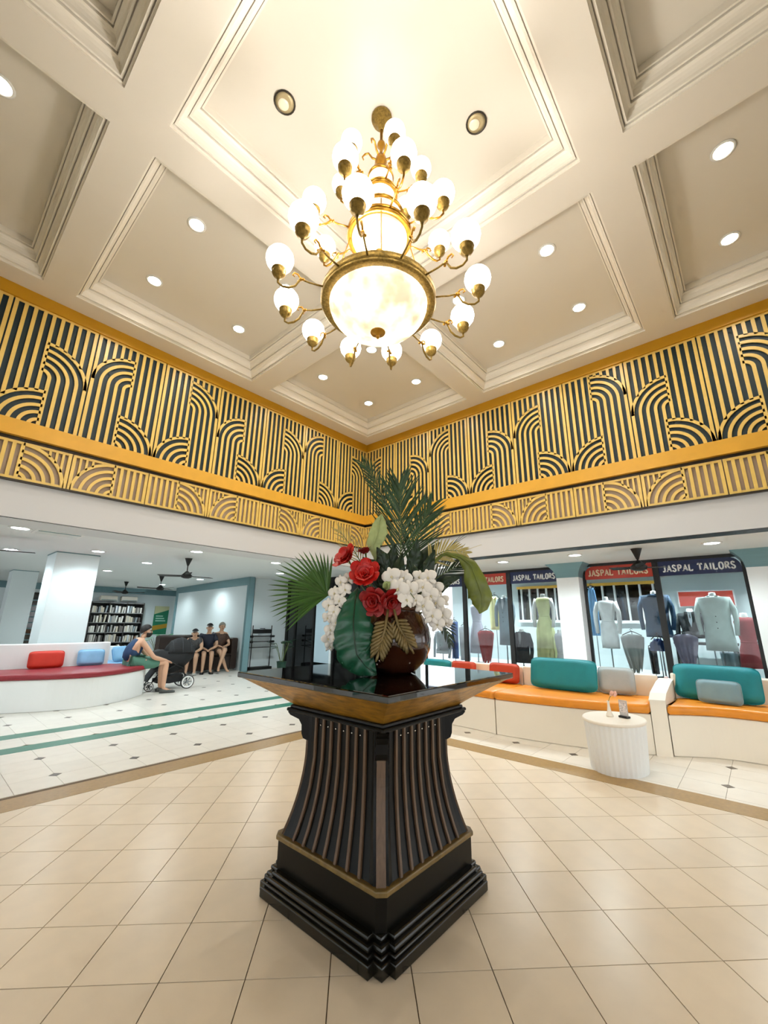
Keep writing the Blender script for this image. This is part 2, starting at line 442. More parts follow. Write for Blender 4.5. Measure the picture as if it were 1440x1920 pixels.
for (i,j),nm in cof.items():
    cx=sum(XE[i])/2; cy=sum(YE[j])/2
    for a,b,w_ in ((-.57,-.57,'nearest the camera'),(.57,-.57,'on its right'),(-.57,.57,'on its left'),(.57,.57,'deepest in the hall')):
        x,y=cx+a,cy+b
        if not in_view(x,y,ZC,0): continue
        downlight(x,y,ZC,'lit downlight in the %s, the one %s'%(nm,w_),'lit downlights in the coffers',power=COFFER_W,r=.072)
downlight(1.211,2.193,ZC,'unlit brass-rimmed downlight in the central coffer, left of the chandelier rod','unlit downlights in the central coffer',dark=True,r=.075)
downlight(2.348,1.094,ZC,'unlit brass-rimmed downlight in the central coffer, right of the chandelier rod','unlit downlights in the central coffer',dark=True,r=.075)

# ================================================================== CHANDELIER
ch_=thing('chandelier','three-tier brass chandelier with opal glass globes and alabaster bowls under the central coffer','chandelier',(HC[0],HC[1],0))
MB().lathe([(.085,5.45),(.085,5.43),(.07,5.42),(.075,5.4),(.05,5.38),(.03,5.34),(.02,5.31)],20).build('canopy',m_brassdark,ch_,True)
MB().lathe([(.012,5.35),(.012,5.18),(.03,5.16),(.034,5.13),(.012,5.1),(.015,5.04),(.04,5.0),(.05,4.95),(.03,4.9),(.016,4.87),(.028,4.83),(.014,4.78),(.014,4.6),(.02,4.55),(.014,4.5),(.014,4.2),(.022,4.1),(.014,4.05),(.014,3.5)],14).build('stem',m_brass,ch_,True)
for k in range(6):
    a=math.pi/3*k+.2; ca,sa=math.cos(a),math.sin(a)
    MB().tube([(ca*.03,sa*.03,4.98),(ca*.07,sa*.07,5.0),(ca*.1,sa*.1,5.05),(ca*.13,sa*.13,5.04),(ca*.15,sa*.15,5.01),(ca*.14,sa*.14,4.98)],[.008,.008,.007,.007,.006,.005],6).build('scroll',m_brass,ch_,True)
def tier(z,r,depth,rim_h,narms,phase,Rg,zg,gr,droop,nm,dome=False):
    # rim ring
    MB().lathe([(r-.005,z+.0),(r,z+rim_h),(r-.012,z+rim_h+.012),(r-.06*r/.41,z+rim_h+.004),(r-.066*r/.41,z-.006),(r-.06*r/.41,z-.016),(r-.012*r/.41,z-.02),(r,z-.01)],40).build(nm+'_rim',m_brassdark if nm=='lower' else m_brass,ch_,True)
    ri=r-.06*r/.41
    bw=MB().lathe([(1e-4,z-depth)]+[(ri*math.sin(R(a)),z-depth*math.cos(R(a))+.0) for a in range(9,91,9)]+([] if not dome else []),40).build(nm+'_bowl',m_bowl,ch_,True)
    fin=MB().lathe([(1e-4,z-depth-.05),(.008,z-depth-.046),(.014,z-depth-.034),(.009,z-depth-.024),(.018,z-depth-.014),(.05*r/.41,z-depth-.004),(.055*r/.41,z-depth+.006),(1e-4,z-depth+.006)],18).build('finial',m_brass,bw,True)
    if r<.3:  # upper drum of the tier
        MB().lathe([(r*.72,z+rim_h),(r*.7,z+rim_h+.17),(r*.5,z+rim_h+.22),(1e-4,z+rim_h+.24)],28).build(nm+'_dome',m_bowl,ch_,True)
        MB().lathe([(r*.74,z+rim_h+.15),(r*.77,z+rim_h+.165),(r*.74,z+rim_h+.18),(r*.68,z+rim_h+.165)],28).build(nm+'_collar',m_brass,ch_,True)
    for k in range(narms):
        a=R(phase+360/narms*k); ca,sa=math.cos(a),math.sin(a)
        def at(d,zz,t=0): return (ca*d-sa*t,sa*d+ca*t,zz)
        L=Rg-r; zc=zg-gr*1.0
        pts=[(r-.01,z+.02),(r+L*.22,z+.03-droop*.3),(r+L*.42,z+.03-droop*.7),(r+L*.6,z+.0-droop*1.3),(r+L*.78,z-.02-droop*1.6),(r+L*.95,z-.03-droop*1.3),(Rg+.012,zc-.085),(Rg+.004,zc-.05)]
        zt=zc-.05
        pts=[(r-.012,z+.015),(r+L*.3,z+.012),(r+L*.5,z+.02),(r+L*.62,zt-.03),(r+L*.75,zt-.055),(r+L*.9,zt-.06),(Rg,zt-.04),(Rg,zt)]
        arm=MB().tube([at(d,zz) for d,zz in pts],[.007,.006,.007,.008,.008,.007,.007,.009],8).build('arm',m_brass if nm!='lower' else m_brassdark,ch_,True)
        # leaf scroll half way
        d,zz=pts[2]
        sc=MB()
        sc.tube([at(d,zz),at(d+.02,zz+.03),at(d+.045,zz+.035),at(d+.055,zz+.015),at(d+.04,zz+.005)],[.006,.007,.006,.005,.004],6)
        sc.ball(at(d,zz),.013,8,6); sc.ball(at(d-.015,zz-.008,.012),.01,8,5); sc.ball(at(d+.012,zz-.012,-.012),.01,8,5)
        sc.build('scroll_leaf',m_brass,arm,True)
        MB().lathe([(1e-4,zt-.012),(.01,zt-.012),(.013,zt),(.034,zt+.012),(.046,zt+.034),(.044,zt+.054),(.049,zt+.058),(.046,zt+.066),(1e-4,zt+.066)],16,(ca*Rg,sa*Rg,0)).build('cup',m_brassdark,arm,True)
        MB().lathe([(gr*.38,zg-gr*.93),(gr*.66,zg-gr*.74),(gr*.9,zg-gr*.38),(gr*.99,zg),(gr*.93,zg+gr*.38),(gr*.76,zg+gr*.66),(gr*.55,zg+gr*.84),(gr*.5,zg+gr*.85)],18,(ca*Rg,sa*Rg,0)).build('globe',m_globe,arm,True)
tier(3.59,.41,.235,.045,12,2.5,.70,3.715,.093,.03,'lower')
tier(4.19,.245,.13,.03,8,15,.50,4.34,.088,.02,'middle')
tier(4.60,.135,.07,.02,6,0,.32,4.80,.08,.02,'upper')
for z_,p_ in ((3.7,1.0),(4.27,.5),(4.72,.2)):
    lamp('bowl_bulb','POINT',(0,0,z_),BOWL_W*p_,(1,.94,.85),.17,ch_)
for k in range(3):
    a=R(20+120*k); MB().tube([(math.cos(a)*.02,math.sin(a)*.02,4.88),(math.cos(a)*.1,math.sin(a)*.1,4.79)],.004,6).build('support_rod',m_brass,ch_,True)
for k in range(4):
    a=R(45+90*k); MB().tube([(math.cos(a)*.17,math.sin(a)*.17,4.36),(math.cos(a)*.36,math.sin(a)*.36,3.63)],.0045,6).build('support_rod',m_brass,ch_,True)
# ================================================================== PEDESTAL
pd=thing('flower_pedestal','black lacquer pedestal with bronze slats and a flared gold tray top in the hall centre','pedestal',(2.0,1.8,0))
def notch(H,n=.08,t=.032):
    q=[(H,H-n),(H-t,H-n),(H-t,H-t),(H-n,H-t),(H-n,H)]
    out=[]
    for k in range(4):
        c,s=[(1,0),(0,1),(-1,0),(0,-1)][k]; out+=[(c*x-s*y,s*x+c*y) for x,y in q]
    return out
def cham(H,c): 
    return [(H,-H+c),(H,H-c),(H-c,H),(-H+c,H),(-H,H-c),(-H,-H+c),(-H+c,-H),(H-c,-H)]
for k,(H,z0,z1,rd) in enumerate(((.47,0,.05,.006),(.456,.05,.066,.006),(.448,.066,.092,.01),(.43,.092,.115,.009))):
    MB().slab(notch(H),z0,z1,rd,2).build('base_step',mat('worn_black_lacquer','#15140f',.22,noise=.25,nscale=12),pd)
MB().prism(cham(.395,.035),.115,.243).build('plinth',m_black,pd)
MB().slab(cham(.404,.035),.243,.268,.006,2).build('belt_moulding',m_belt,pd)
def hw(z):
    t=max(0,min(1,(z-.268)/.44)); return .300+.076*(1-t)**1.9
def hc(z):
    return hw(z)+.008
def body_ring(z):
    H=hw(z); K=max(hc(z),H); c=.05; q=[(H,-.8*H),(H,.8*H),(K,K-c),(K-c,K)]; out=[]
    for k in range(4):
        cc,ss=[(1,0),(0,1),(-1,0),(0,-1)][k]; out+=[(cc*x-ss*y,ss*x+cc*y,z) for x,y in q]
    return out
zs=[.268+.012*k for k in range(8)]+[.37+.05*k for k in range(6)]+[.66,.75,.885]
core=MB(); core.rings([body_ring(z) for z in zs]); core.build('core',m_black,pd)
m_stud=mat('steel_stud','#cfcac0',.25,.9)
for fc in range(4):
    c,s=[(1,0),(0,1),(-1,0),(0,-1)][fc]
    rot=lambda x,y,z,c=c,s=s:(c*x-s*y,s*x+c*y,z)
    for k in range(7):
        t=(-.74+1.48*k/6)
        rs=[]
        for z in (.268,.34,.42,.52,.66,.885):
            H=hw(z); y=t*.262+t*.07*(H-.300)/.076; wd=.0078
            rs.append([rot(H-.003,y-wd,z),rot(H+.011,y-wd,z),rot(H+.011,y+wd,z),rot(H-.003,y+wd,z)])
        MB().rings(rs).build('slat',m_slat,pd)
        if k<6: MB().ball(rot(hw(.83)+.004,(t+.123)*.255,.83),.0055,8,5).build('stud',m_stud,pd,True)
    # corner post
    a=R(45+90*fc); ca,sa=math.cos(a),math.sin(a); rs=[]
    for z in zs[:-1]:
        H=(max(hc(z),hw(z))-.025)*2**.5; wd=.022
        rs.append([(ca*(H-.01)+sa*wd,sa*(H-.01)-ca*wd,z),(ca*(H+.012)+sa*wd,sa*(H+.012)-ca*wd,z),(ca*(H+.012)-sa*wd,sa*(H+.012)+ca*wd,z),(ca*(H-.01)-sa*wd,sa*(H-.01)+ca*wd,z)])
    MB().rings(rs).build('corner_post',m_slat,pd)
    H=(.302-.025)*2**.5; wd=.03
    pf=[(H-.02,.885),(H+.135,.885),(H+.12,.868),(H+.07,.845),(H+.052,.815),(H+.05,.77),(H+.04,.745),(H+.02,.735),(H-.02,.73)]
    MB().prism(pf,-wd,wd,lambda u,v,w,ca=ca,sa=sa:(ca*u-sa*w,sa*u+ca*w,v)).build('corbel',m_black,pd)
    MB().box(-.01,.01,-.01,.01,0,.13).build('base_block',m_black,pd,loc=(ca*.55,sa*.55,0)) if False else None
MB().slab(cham(.385,.01),.885,.903,.006,2).build('neck_moulding',m_black,pd)
MB().slab(cham(.37,.01),.903,.918,.005,2).build('neck_moulding',m_blackm,pd)
rs=[]
for k in range(9):
    t=k/8; H=.352+.228*(t**1.08); z=.918+.15*t; rs.append([(H,-H,z),(H,H,z),(-H,H,z),(-H,-H,z)])
MB().rings(rs).build('gold_tray',m_goldleaf,pd)
MB().slab([(-.597,-.597),(.597,-.597),(.597,.597),(-.597,.597)],1.068,1.1,.006,2).build('black_glass_top',mat('black_mirror_top','#050505',.03,coat=.5,spec=.8),pd)

# ================================================================== FLOWERS
ER=Vector((_r.x,_r.y,0)); EF=Vector((-math.cos(YAW),-math.sin(YAW),0)); PC=Vector((2.0,1.8,0))
def fl_pt(r,z,d=0): return PC+ER*r+EF*d+Vector((0,0,z))
def ftag(o,l,c,g=None): return tag(o,l,c,g)
VC=fl_pt(.1,1.1)
vt=thing('flower_bowl','round glossy dark brown ceramic bowl vase on the black pedestal top','vase',VC)
MB().lathe([(1e-4,.0),(.1,0),(.13,.012),(.19,.07),(.222,.14),(.228,.2),(.215,.27),(.185,.33),(.16,.365),(.168,.38),(.15,.378),(.145,.35),(.17,.3),(1e-4,.29)],40).build('body',mat('brown_glaze','#3a1a0c',.14,coat=.5,noise=.15,nscale=5),vt,True)
MB().lathe([(.16,.366),(.172,.374),(.172,.386),(.16,.39),(.15,.382)],40).build('rim',mat('brown_glaze_rim','#54301a',.25),vt,True)
m_frond=mat('palm_green','#33502a',.45,noise=.2,nscale=10,rnd=.25); m_fan=mat('fan_palm_green','#3f6526',.45,noise=.2,nscale=8,rnd=.2)
m_stem=mat('stem_green','#5d7038',.5); m_leaf=mat('deep_green_leaf','#15543a',.38,noise=.12,nscale=14,coat=.15); m_leafd=mat('dark_leaf','#1c3318',.4,noise=.25,nscale=12)
m_pale=mat('pale_green_leaf','#aebc7c',.5,noise=.12,nscale=16); m_ban=mat('olive_leaf','#6f7a2c',.42,noise=.25,nscale=10); m_yel=mat('yellow_straw','#b9a862',.55,noise=.15,nscale=20)
m_red=mat('red_petal','#c4170f',.42,noise=.18,nscale=30); m_redd=mat('deep_red_petal','#97100f',.42,noise=.18,nscale=30)
m_orc=mat('white_petal','#f4efe6',.5,noise=.02,nscale=20); m_orcc=mat('orchid_throat','#ddd0a4',.5); m_bronze=mat('bronze_leaf','#7d6a40',.4,.3,noise=.2,nscale=25)
def blade(mb,p0,p1,w,sag=0,side=None,n=5,fold=.25):
    """tapered leaf blade with a folded midrib from p0 to p1"""
    p0=Vector(p0); p1=Vector(p1); t=(p1-p0); L=t.length; t.normalize()
    side=Vector(side) if side is not None else t.cross(EF); 
    if side.length<1e-3: side=t.cross(Vector((0,0,1)))
    side=(side-t*side.dot(t)).normalized(); nrm=t.cross(side)
    rows=[]
    for k in range(n+1):
        s=k/n; ww=w*(math.sin(math.pi*min(1,.16+.84*s))**.7 if s<1 else 0.02)
        c=p0+t*(L*s)+Vector((0,0,-sag*s*s)); rows.append([c-side*ww+nrm*ww*fold,c,c+side*ww+nrm*ww*fold,c+nrm*.0015])
    return mb.rings(rows)
def curve_pts(a,b,c,n=14):
    a,b,c=Vector(a),Vector(b),Vector(c); return [a*(1-t)**2+b*2*t*(1-t)+c*t*t for t in [k/n for k in range(n+1)]]
def feather(name,label,base,mid,tip,nl,ln,w,m_,spread=60,sag=.05,group='palm fronds in the flower bowl',t0=.25,facing=None):
    t=thing(name,label,'palm frond',base,0,group); B=Vector(base)
    cp=curve_pts(base,mid,tip,24)
    MB().tube([p-B for p in cp],[.006-.0045*k/24 for k in range(25)],6).build('midrib',m_stem,t,True)
    fc=facing or EF
    for k in range(nl):
        s=t0+(1-t0)*k/(nl-1); i=min(23,int(s*24)); p=cp[i].lerp(cp[i+1],s*24-i); tg=(cp[i+1]-cp[i]).normalized()
        for sg in (-1,1):
            sd=tg.cross(fc).normalized()*sg; a=R(spread*(1-.55*s)+random.uniform(-5,5))
            d=(tg*math.cos(a)+sd*math.sin(a)+fc*random.uniform(-.12,.2)).normalized()
            l=ln*(math.sin(math.pi*(.22+.7*s))**.6)*random.uniform(.88,1.1)
            mb=MB(); blade(mb,p-B,p-B+d*l,w,sag*l*1.5,fc.cross(d),6); mb.build('leaflet',m_,t,False)
    return t
feather('palm_frond','tall dark green palm frond rising highest from the flower bowl',fl_pt(.12,1.42,-.05),fl_pt(.16,2.0,-.1),fl_pt(.13,2.33,-.05),30,.36,.006,m_frond,48,.02,t0=.35)
feather('palm_frond','dark palm frond leaning right beside the tallest frond',fl_pt(.14,1.42,-.1),fl_pt(.2,1.9,-.12),fl_pt(.36,2.2,-.15),24,.3,.0055,m_frond,45,.04,t0=.4)
feather('palm_frond','thin palm frond arching left over the pale green leaf',fl_pt(.1,1.42,-.1),fl_pt(.12,2.2,-.1),fl_pt(-.12,2.47,-.02),22,.2,.004,m_frond,45,.03,t0=.55)
feather('palm_frond','small dry yellow frond arching right above the white orchids',fl_pt(.15,1.42,0),fl_pt(.3,1.95,0),fl_pt(.56,1.84,.02),16,.13,.006,m_yel,70,.06,t0=.5)
feather('palm_frond','short dark frond hanging low at the right of the bowl',fl_pt(.24,1.45,.05),fl_pt(.4,1.5,.05),fl_pt(.44,1.28,.06),12,.1,.005,m_leafd,50,.02,t0=.35)
feather('palm_frond','dark fine frond spreading right behind the drooping olive leaf',fl_pt(.2,1.48,-.05),fl_pt(.34,1.7,-.05),fl_pt(.56,1.78,-.08),14,.16,.005,m_leafd,45,.02,t0=.35)
feather('palm_frond','thin bronze frond crossing behind the red roses',fl_pt(.02,1.45,-.08),fl_pt(-.1,1.8,-.08),fl_pt(-.28,2.0,-.1),12,.16,.0035,m_yel,45,.02,t0=.45)
# thin dark stems waving right
for k,(r,z) in enumerate(((.66,2.04),(.6,1.98),(.7,1.92))):
    o=thing('dried_grass_stem',['longest thin dark stem bending right above the flowers','middle thin dark stem bending right above the flowers','lowest thin pale stem bending right above the flowers'][k],'dried stem',fl_pt(.18,1.44,-.1),0,'dried stems in the flower bowl')
    B=Vector(o.location); cp=curve_pts(B,fl_pt(.3,1.8,-.1),fl_pt(r,z,-.1),12)
    MB().tube([p-B for p in cp],[.004-.003*i/12 for i in range(13)],5).build('stalk',m_yel if k==2 else m_leafd,o,True)
    for q in range(4):
        p=cp[6+q]; mb=MB(); mb.tube([p-B,p-B+ER*.07+Vector((0,0,.05+.01*q))],[.0018,.0008],4); mb.build('side_twig',m_leafd,o)
# fan palm on the left
B=fl_pt(-.12,1.5,0); ft=thing('fan_palm_leaf','wide green fan palm leaf spreading out to the left of the bowl','palm leaf',B); H_=fl_pt(-.33,1.56,.02)
MB().tube([Vector((0,0,0)),(H_-B)*.6+Vector((0,0,.02)),H_-B],[.007,.006,.005],6).build('stalk',m_fan,ft,True)
nb=26
for k in range(nb):
    a=R(86+130*k/(nb-1)); l=.30+.10*math.sin(math.pi*k/(nb-1)); d=ER*math.cos(a)+Vector((0,0,1))*math.sin(a)+EF*(.1*math.sin(k*1.3))
    q0=H_-B; q1=q0+d.normalized()*l
    mb=MB(); blade(mb,q0,q1,.0085,.05,None,7,.5); mb.build('blade',m_fan,ft)
# broad leaves (grid surface with midrib, ribs and wavy edge)
def broad(name,label,outline,m_,base,wave=.012,ribs=9,cup=.04,droop=0,group='broad leaves in the flower bowl',rib_m=None,thick=.0025):
    """outline: list of (r,z,d,half_width) along the midrib in flower coordinates"""
    B=fl_pt(*base); t=thing(name,label,'leaf',B,0,group)
    n=len(outline)-1; N=ribs*4; rows=[]; mid=[]
    def samp(s):
        x=s*n; i=min(n-1,int(x)); f=x-i; a=outline[i]; b=outline[i+1]
        f2=f
        return [a[j]*(1-f2)+b[j]*f2 for j in range(4)]
    for k in range(N+1):
        s=k/N; r,z,d,hw_=samp(s); r2,z2,d2,_=samp(min(1,s+.02)); r1,z1,d1,_=samp(max(0,s-.02))
        c=fl_pt(r,z,d)-B; tg=(fl_pt(r2,z2,d2)-fl_pt(r1,z1,d1)).normalized(); sd=tg.cross(EF).normalized(); nn=sd.cross(tg)
        if nn.dot(EF)<0: nn=-nn
        row=[]
        for q in range(-5,6):
            e=q/5; wv=wave*math.sin(2*math.pi*ribs*s-abs(e)*3)*abs(e)
            ed=hw_*(1+.06*math.sin(2*math.pi*ribs*s)*(abs(e)>.9))
            row.append(c+sd*ed*e+nn*(wv-cup*e*e*hw_/.1-(.004 if q==0 else 0)))
        row2=[p-nn*thick for p in row[::-1]]
        rows.append(row+row2); mid.append(c+nn*.001)
    MB().rings(rows).build('blade',m_,t,True)
    MB().tube(mid,[.0045-.0035*k/N for k in range(N+1)],6).build('midrib',rib_m or m_,t,True)
    return t
broad('broad_leaf','big glossy deep green ribbed leaf draped over the front left of the brown bowl',[(-.13,1.60,.14,.01),(-.14,1.52,.2,.065),(-.145,1.4,.24,.105),(-.135,1.3,.255,.125),(-.12,1.22,.255,.11),(-.07,1.16,.25,.075),(-.005,1.112,.24,.004)],m_leaf,(-.02,1.45,.1),.012,8,.03,rib_m=m_leafd)
broad('broad_leaf','drooping olive green leaf hanging at the far right of the arrangement',[(.3,1.72,.0,.01),(.42,1.84,.02,.012),(.52,1.81,.05,.02),(.585,1.755,.06,.05),(.615,1.66,.07,.07),(.645,1.56,.07,.075),(.64,1.5,.07,.05),(.625,1.455,.07,.003)],m_ban,(.2,1.45,0),.01,6,.05)
broad('broad_leaf','pale green feathery leaf standing between the red rose and the palm',[(.02,1.6,-.02,.008),(-.03,1.82,-.02,.015),(-.04,1.9,-.02,.05),(-.01,1.99,-.02,.062),(.0,2.06,-.02,.04),(.01,2.11,-.02,.003)],m_pale,(.06,1.45,-.02),.006,10,.03)
for k,(pts,lb) in enumerate((([(.05,1.55,0,.01),(-.02,1.66,.02,.03),(-.06,1.75,.04,.05),(-.11,1.8,.05,.004)],'small dark green leaf just right of the topmost red rose'),
    ([(.08,1.5,0,.01),(.05,1.68,.02,.03),(.02,1.8,.04,.045),(-.02,1.87,.04,.003)],'dark green pointed leaf under the pale green leaf'),
    ([(.15,1.52,0,.01),(.2,1.7,.03,.035),(.23,1.82,.03,.045),(.25,1.93,.03,.003)],'upright dark green leaf above the white orchids'),
    ([(.18,1.52,0,.01),(.27,1.68,.03,.035),(.32,1.76,.04,.04),(.36,1.86,.03,.003)],'dark green leaf leaning right above the white orchids'),
    ([(.12,1.5,0,.01),(.1,1.62,.05,.035),(.12,1.72,.06,.05),(.15,1.84,.03,.003)],'dark green leaf at the heart of the arrangement'),
    ([(.22,1.48,0,.01),(.38,1.6,.03,.03),(.44,1.66,.04,.03),(.52,1.68,.04,.003)],'dark narrow leaf pointing right under the dry yellow frond'),
    ([(.06,1.52,-.02,.01),(.06,1.7,0,.04),(.08,1.8,.0,.05),(.1,1.9,0,.003)],'broad dark leaf at the foot of the tallest palm frond'),
    ([(.16,1.55,-.04,.01),(.28,1.75,-.03,.05),(.33,1.84,-.03,.05),(.4,1.92,-.03,.003)],'broad dark leaf behind the dry yellow frond'),
    ([(.2,1.5,.04,.01),(.24,1.6,.08,.035),(.22,1.7,.09,.04),(.19,1.78,.08,.003)],'dark leaf between the two right-hand orchid sprays'),
    ([(-.02,1.48,.05,.01),(.03,1.6,.1,.03),(.03,1.66,.12,.04),(.0,1.74,.12,.003)],'dark leaf behind the second red rose'))):
    broad('broad_leaf',lb,pts,m_leafd,(pts[0][0],pts[0][1]-.06,0),.008,6,.03)
# bronze acanthus leaves on the bowl
def acanthus(label,top,tip,nf=9,w=.075):
    a=fl_pt(*top); b=fl_pt(*tip); t=thing('bronze_acanthus_leaf',label,'bronze leaf',a,0,'bronze leaves hung on the bowl'); tg=(b-a).normalized(); L=(b-a).length; sd=tg.cross(EF).normalized()
    MB().tube([Vector((0,0,.05)),tg*L*.3,tg*L*.9],[.008,.009,.004],6).build('midrib',m_bronze,t,True)
    for k in range(nf):
        for sg in (-1,1):
            s=.08+.8*k/nf; p=tg*L*s; l=w*(1.15-.35*abs(s-.5)); ang=R(62-44*s)
            d=tg*math.cos(ang)+sd*sg*math.sin(ang)-EF*.15
            q=p+d*l; mb=MB(); mb.tube([p,p.lerp(q,.5)+EF*.006,p.lerp(q,.85)+EF*.004,q-EF*.004],[.005,.0105,.011,.005],6); mb.build('lobe',m_bronze,t,True)
    p=tg*L*.85; mb=MB(); mb.tube([p,p+tg*.04+EF*.006,p+tg*.07],[.005,.009,.005],6); mb.build('lobe',m_bronze,t,True)
acanthus('bronze lobed leaf hanging against the front of the bowl beside the deep green leaf',(.055,1.42,.225),(.0,1.22,.275),9,.075)
acanthus('bronze lobed leaf hanging on the bowl under the white orchids',(.09,1.42,.225),(.18,1.265,.265),8,.07)
# red roses
def petal(mb,c,ax,u,v,r,open_,ang,wid,curl=.2):
    """cupped petal: c centre, ax flower axis, (u,v) basis; ang around"""
    d=u*math.cos(ang)+v*math.sin(ang); s=ax.cross(d); rows=[]
    for k in range(5):
        t=k/4; h=r*t; out=r*open_*t**1.2+ (r*curl*t*t); w_=wid*r*math.sin(math.pi*(.18+.62*t))
        row=[]
        for q in range(-3,4):
            e=q/3; row.append(c+ax*(h*(1-.35*open_)-.12*r*e*e*t)+d*(out-.3*w_*e*e)+s*w_*e)
        rows.append(row+[p-d*.0015 for p in row[::-1]])
    mb.rings(rows)
def rose(label,c,ax,r,m_):
    c=fl_pt(*c); t=thing('red_flower',label,'red flower',c,0,'red flowers in the bowl'); ax=Vector(ax).normalized(); u=ax.orthogonal().normalized(); v=ax.cross(u); Z=Vector((0,0,0))
    i=0
    for n,op,sc,wd in ((3,.1,.62,.6),(5,.28,.8,.62),(6,.55,.98,.62),(7,.95,1.0,.6)):
        for k in range(n):
            mb=MB(); petal(mb,Z-ax*r*.35,ax,u,v,r*sc*random.uniform(.92,1.06),op,2*math.pi*k/n+i*.5,wd); mb.build('petal',m_,t,True)
        i+=1
    MB().tube([Z-ax*r*.3,Z-ax*r*.8+Vector((0,0,-.03)),(fl_pt(.08,1.46,0)-c)*.8],[.006,.005,.004],6).build('stalk',m_stem,t,True)
rose('topmost red rose at the upper left of the arrangement',(-.215,1.795,.1),(EF*.5-ER*.6+Vector((0,0,.5))),.082,m_red)
rose('open red flower just below the topmost red rose',(-.09,1.68,.16),(EF*.8-ER*.1+Vector((0,0,.35))),.085,m_red)
rose('dark red flower above the tip of the deep green leaf',(-.035,1.515,.2),(EF*.8-ER*.2+Vector((0,0,-.1))),.08,m_redd)
rose('dark red flower above the bronze leaves',(.075,1.51,.2),(EF*.8+ER*.3+Vector((0,0,-.3))),.075,m_redd)
rose('small red flower half hidden behind the topmost rose',(-.1,1.86,-.05),(-ER*.3+Vector((0,0,1))),.05,m_redd)
o=thing('flower_bud','pale green closed bud between the red flowers and the white orchids','bud',fl_pt(.035,1.62,.2))
for k in range(5):
    mb=MB(); petal(mb,Vector((0,0,-.03)),(EF*.5+ER*.4+Vector((0,0,.7))).normalized(),ER,Vector((0,0,1)).cross(ER),.055,.12,2*math.pi*k/5,.5,.05); mb.build('sepal',m_pale,o,True)
# orchids
def orchid_proto():
    t=bpy.data.objects.new('bloom',None); C.objects.link(t)
    ax=Vector((0,-1,0)); 
    for k in range(5):
        a=R(90+72*k); wd=.56 if k in (1,4) else .3; L=.056 if k in (1,4) else .054
        d=Vector((math.cos(a),0,math.sin(a))); s=Vector((-math.sin(a),0,math.cos(a))); rows=[]
        for q in range(6):
            f=q/5; hw_=L*wd*math.sin(math.pi*(.12+.80*f))**.8 if q<5 else L*wd*.3
            row=[]
            for e in (-1,-.5,0,.5,1): row.append(d*(L*f)+s*(hw_*e)+ax*(.008*math.sin(math.pi*f)-.004*e*e-.004*f*f+(.004 if k in (1,4) else 0)))
            rows.append(row+[p-ax*.0012 for p in row[::-1]])
        MB().rings(rows).build('petal',m_orc,t,True)
    mb=MB(); mb.ball((0,-.008,-.003),.006,8,6); mb.tube([(0,-.008,-.005),(0,-.014,-.01),(0,-.011,-.016)],[.004,.004,.0015],6); mb.build('throat',m_orcc,t,True)
    return t
proto=orchid_proto(); used=[False]
def bloom(par,c,face,sc):
    face=face.normalized(); o=proto if not used[0] else dup(proto); used[0]=True
    o.parent=par; o.location=c
    y=-face; x=y.cross(Vector((0,0,1))).normalized(); zz=x.cross(y)
    mm=Matrix((x,y,zz)).transposed(); roll=Matrix.Rotation(random.uniform(-.5,.5),3,'Y')
    o.rotation_euler=(mm@roll).to_euler(); o.scale=(sc,)*3
def spray(label,path,blooms,grp,bl):
    B=fl_pt(*path[0]); t=thing('orchid_spray',label,'orchids',B,0,'orchid sprays in the bowl')
    MB().tube([fl_pt(*p)-B for p in path],[.004]*(len(path)-1)+[.0015],6).build('stalk',m_stem,t,True)
    for k,(r,z,d,sc) in enumerate(blooms):
        bloom(t,fl_pt(r,z,d)-B,EF+ER*random.uniform(-.55,.55)+Vector((0,0,random.uniform(-.35,.3))),sc)
spray('cascade of white orchids hanging at the left of the bowl',[(-.02,1.5,.05),(-.15,1.66,.1),(-.24,1.55,.12),(-.29,1.35,.12),(-.31,1.225,.12)],
  [(-.185,1.66,.13,.8),(-.235,1.635,.14,.8),(-.205,1.585,.17,.8),(-.27,1.565,.14,.85),(-.235,1.52,.17,.8),(-.305,1.495,.13,.8),(-.265,1.455,.17,.85),(-.305,1.42,.14,.7),(-.25,1.395,.17,.7),(-.285,1.35,.15,.75),(-.3,1.3,.14,.75),(-.26,1.3,.16,.65),(-.285,1.255,.14,.6)],
  'orchids hanging at the left of the bowl','white orchid bloom on the cascade hanging at the left of the bowl')
spray('cluster of large white orchids at the front beside the red flowers',[(.1,1.48,.05),(.1,1.66,.15),(.16,1.6,.22),(.22,1.52,.22)],
  [(.075,1.665,.19,1.1),(.15,1.66,.17,1.0),(.115,1.59,.23,1.2),(.185,1.585,.22,1.1),(.16,1.525,.24,1.0),(.22,1.525,.22,.8)],
  'orchids at the front of the bowl','large white orchid bloom in the front cluster beside the red flowers')
spray('cascade of white orchids hanging at the right of the bowl',[(.18,1.48,.05),(.28,1.68,.1),(.35,1.56,.14),(.39,1.4,.14)],
  [(.245,1.67,.13,.85),(.3,1.665,.15,1.05),(.265,1.605,.18,1.05),(.345,1.6,.14,1.0),(.31,1.555,.18,1.0),(.265,1.495,.21,1.1),(.345,1.515,.17,1.0),(.39,1.525,.13,.8),(.315,1.44,.2,1.1),(.38,1.445,.16,1.05),(.345,1.39,.18,.9),(.405,1.4,.14,.75)],
  'orchids hanging at the right of the bowl','white orchid bloom on the cascade hanging at the right of the bowl')
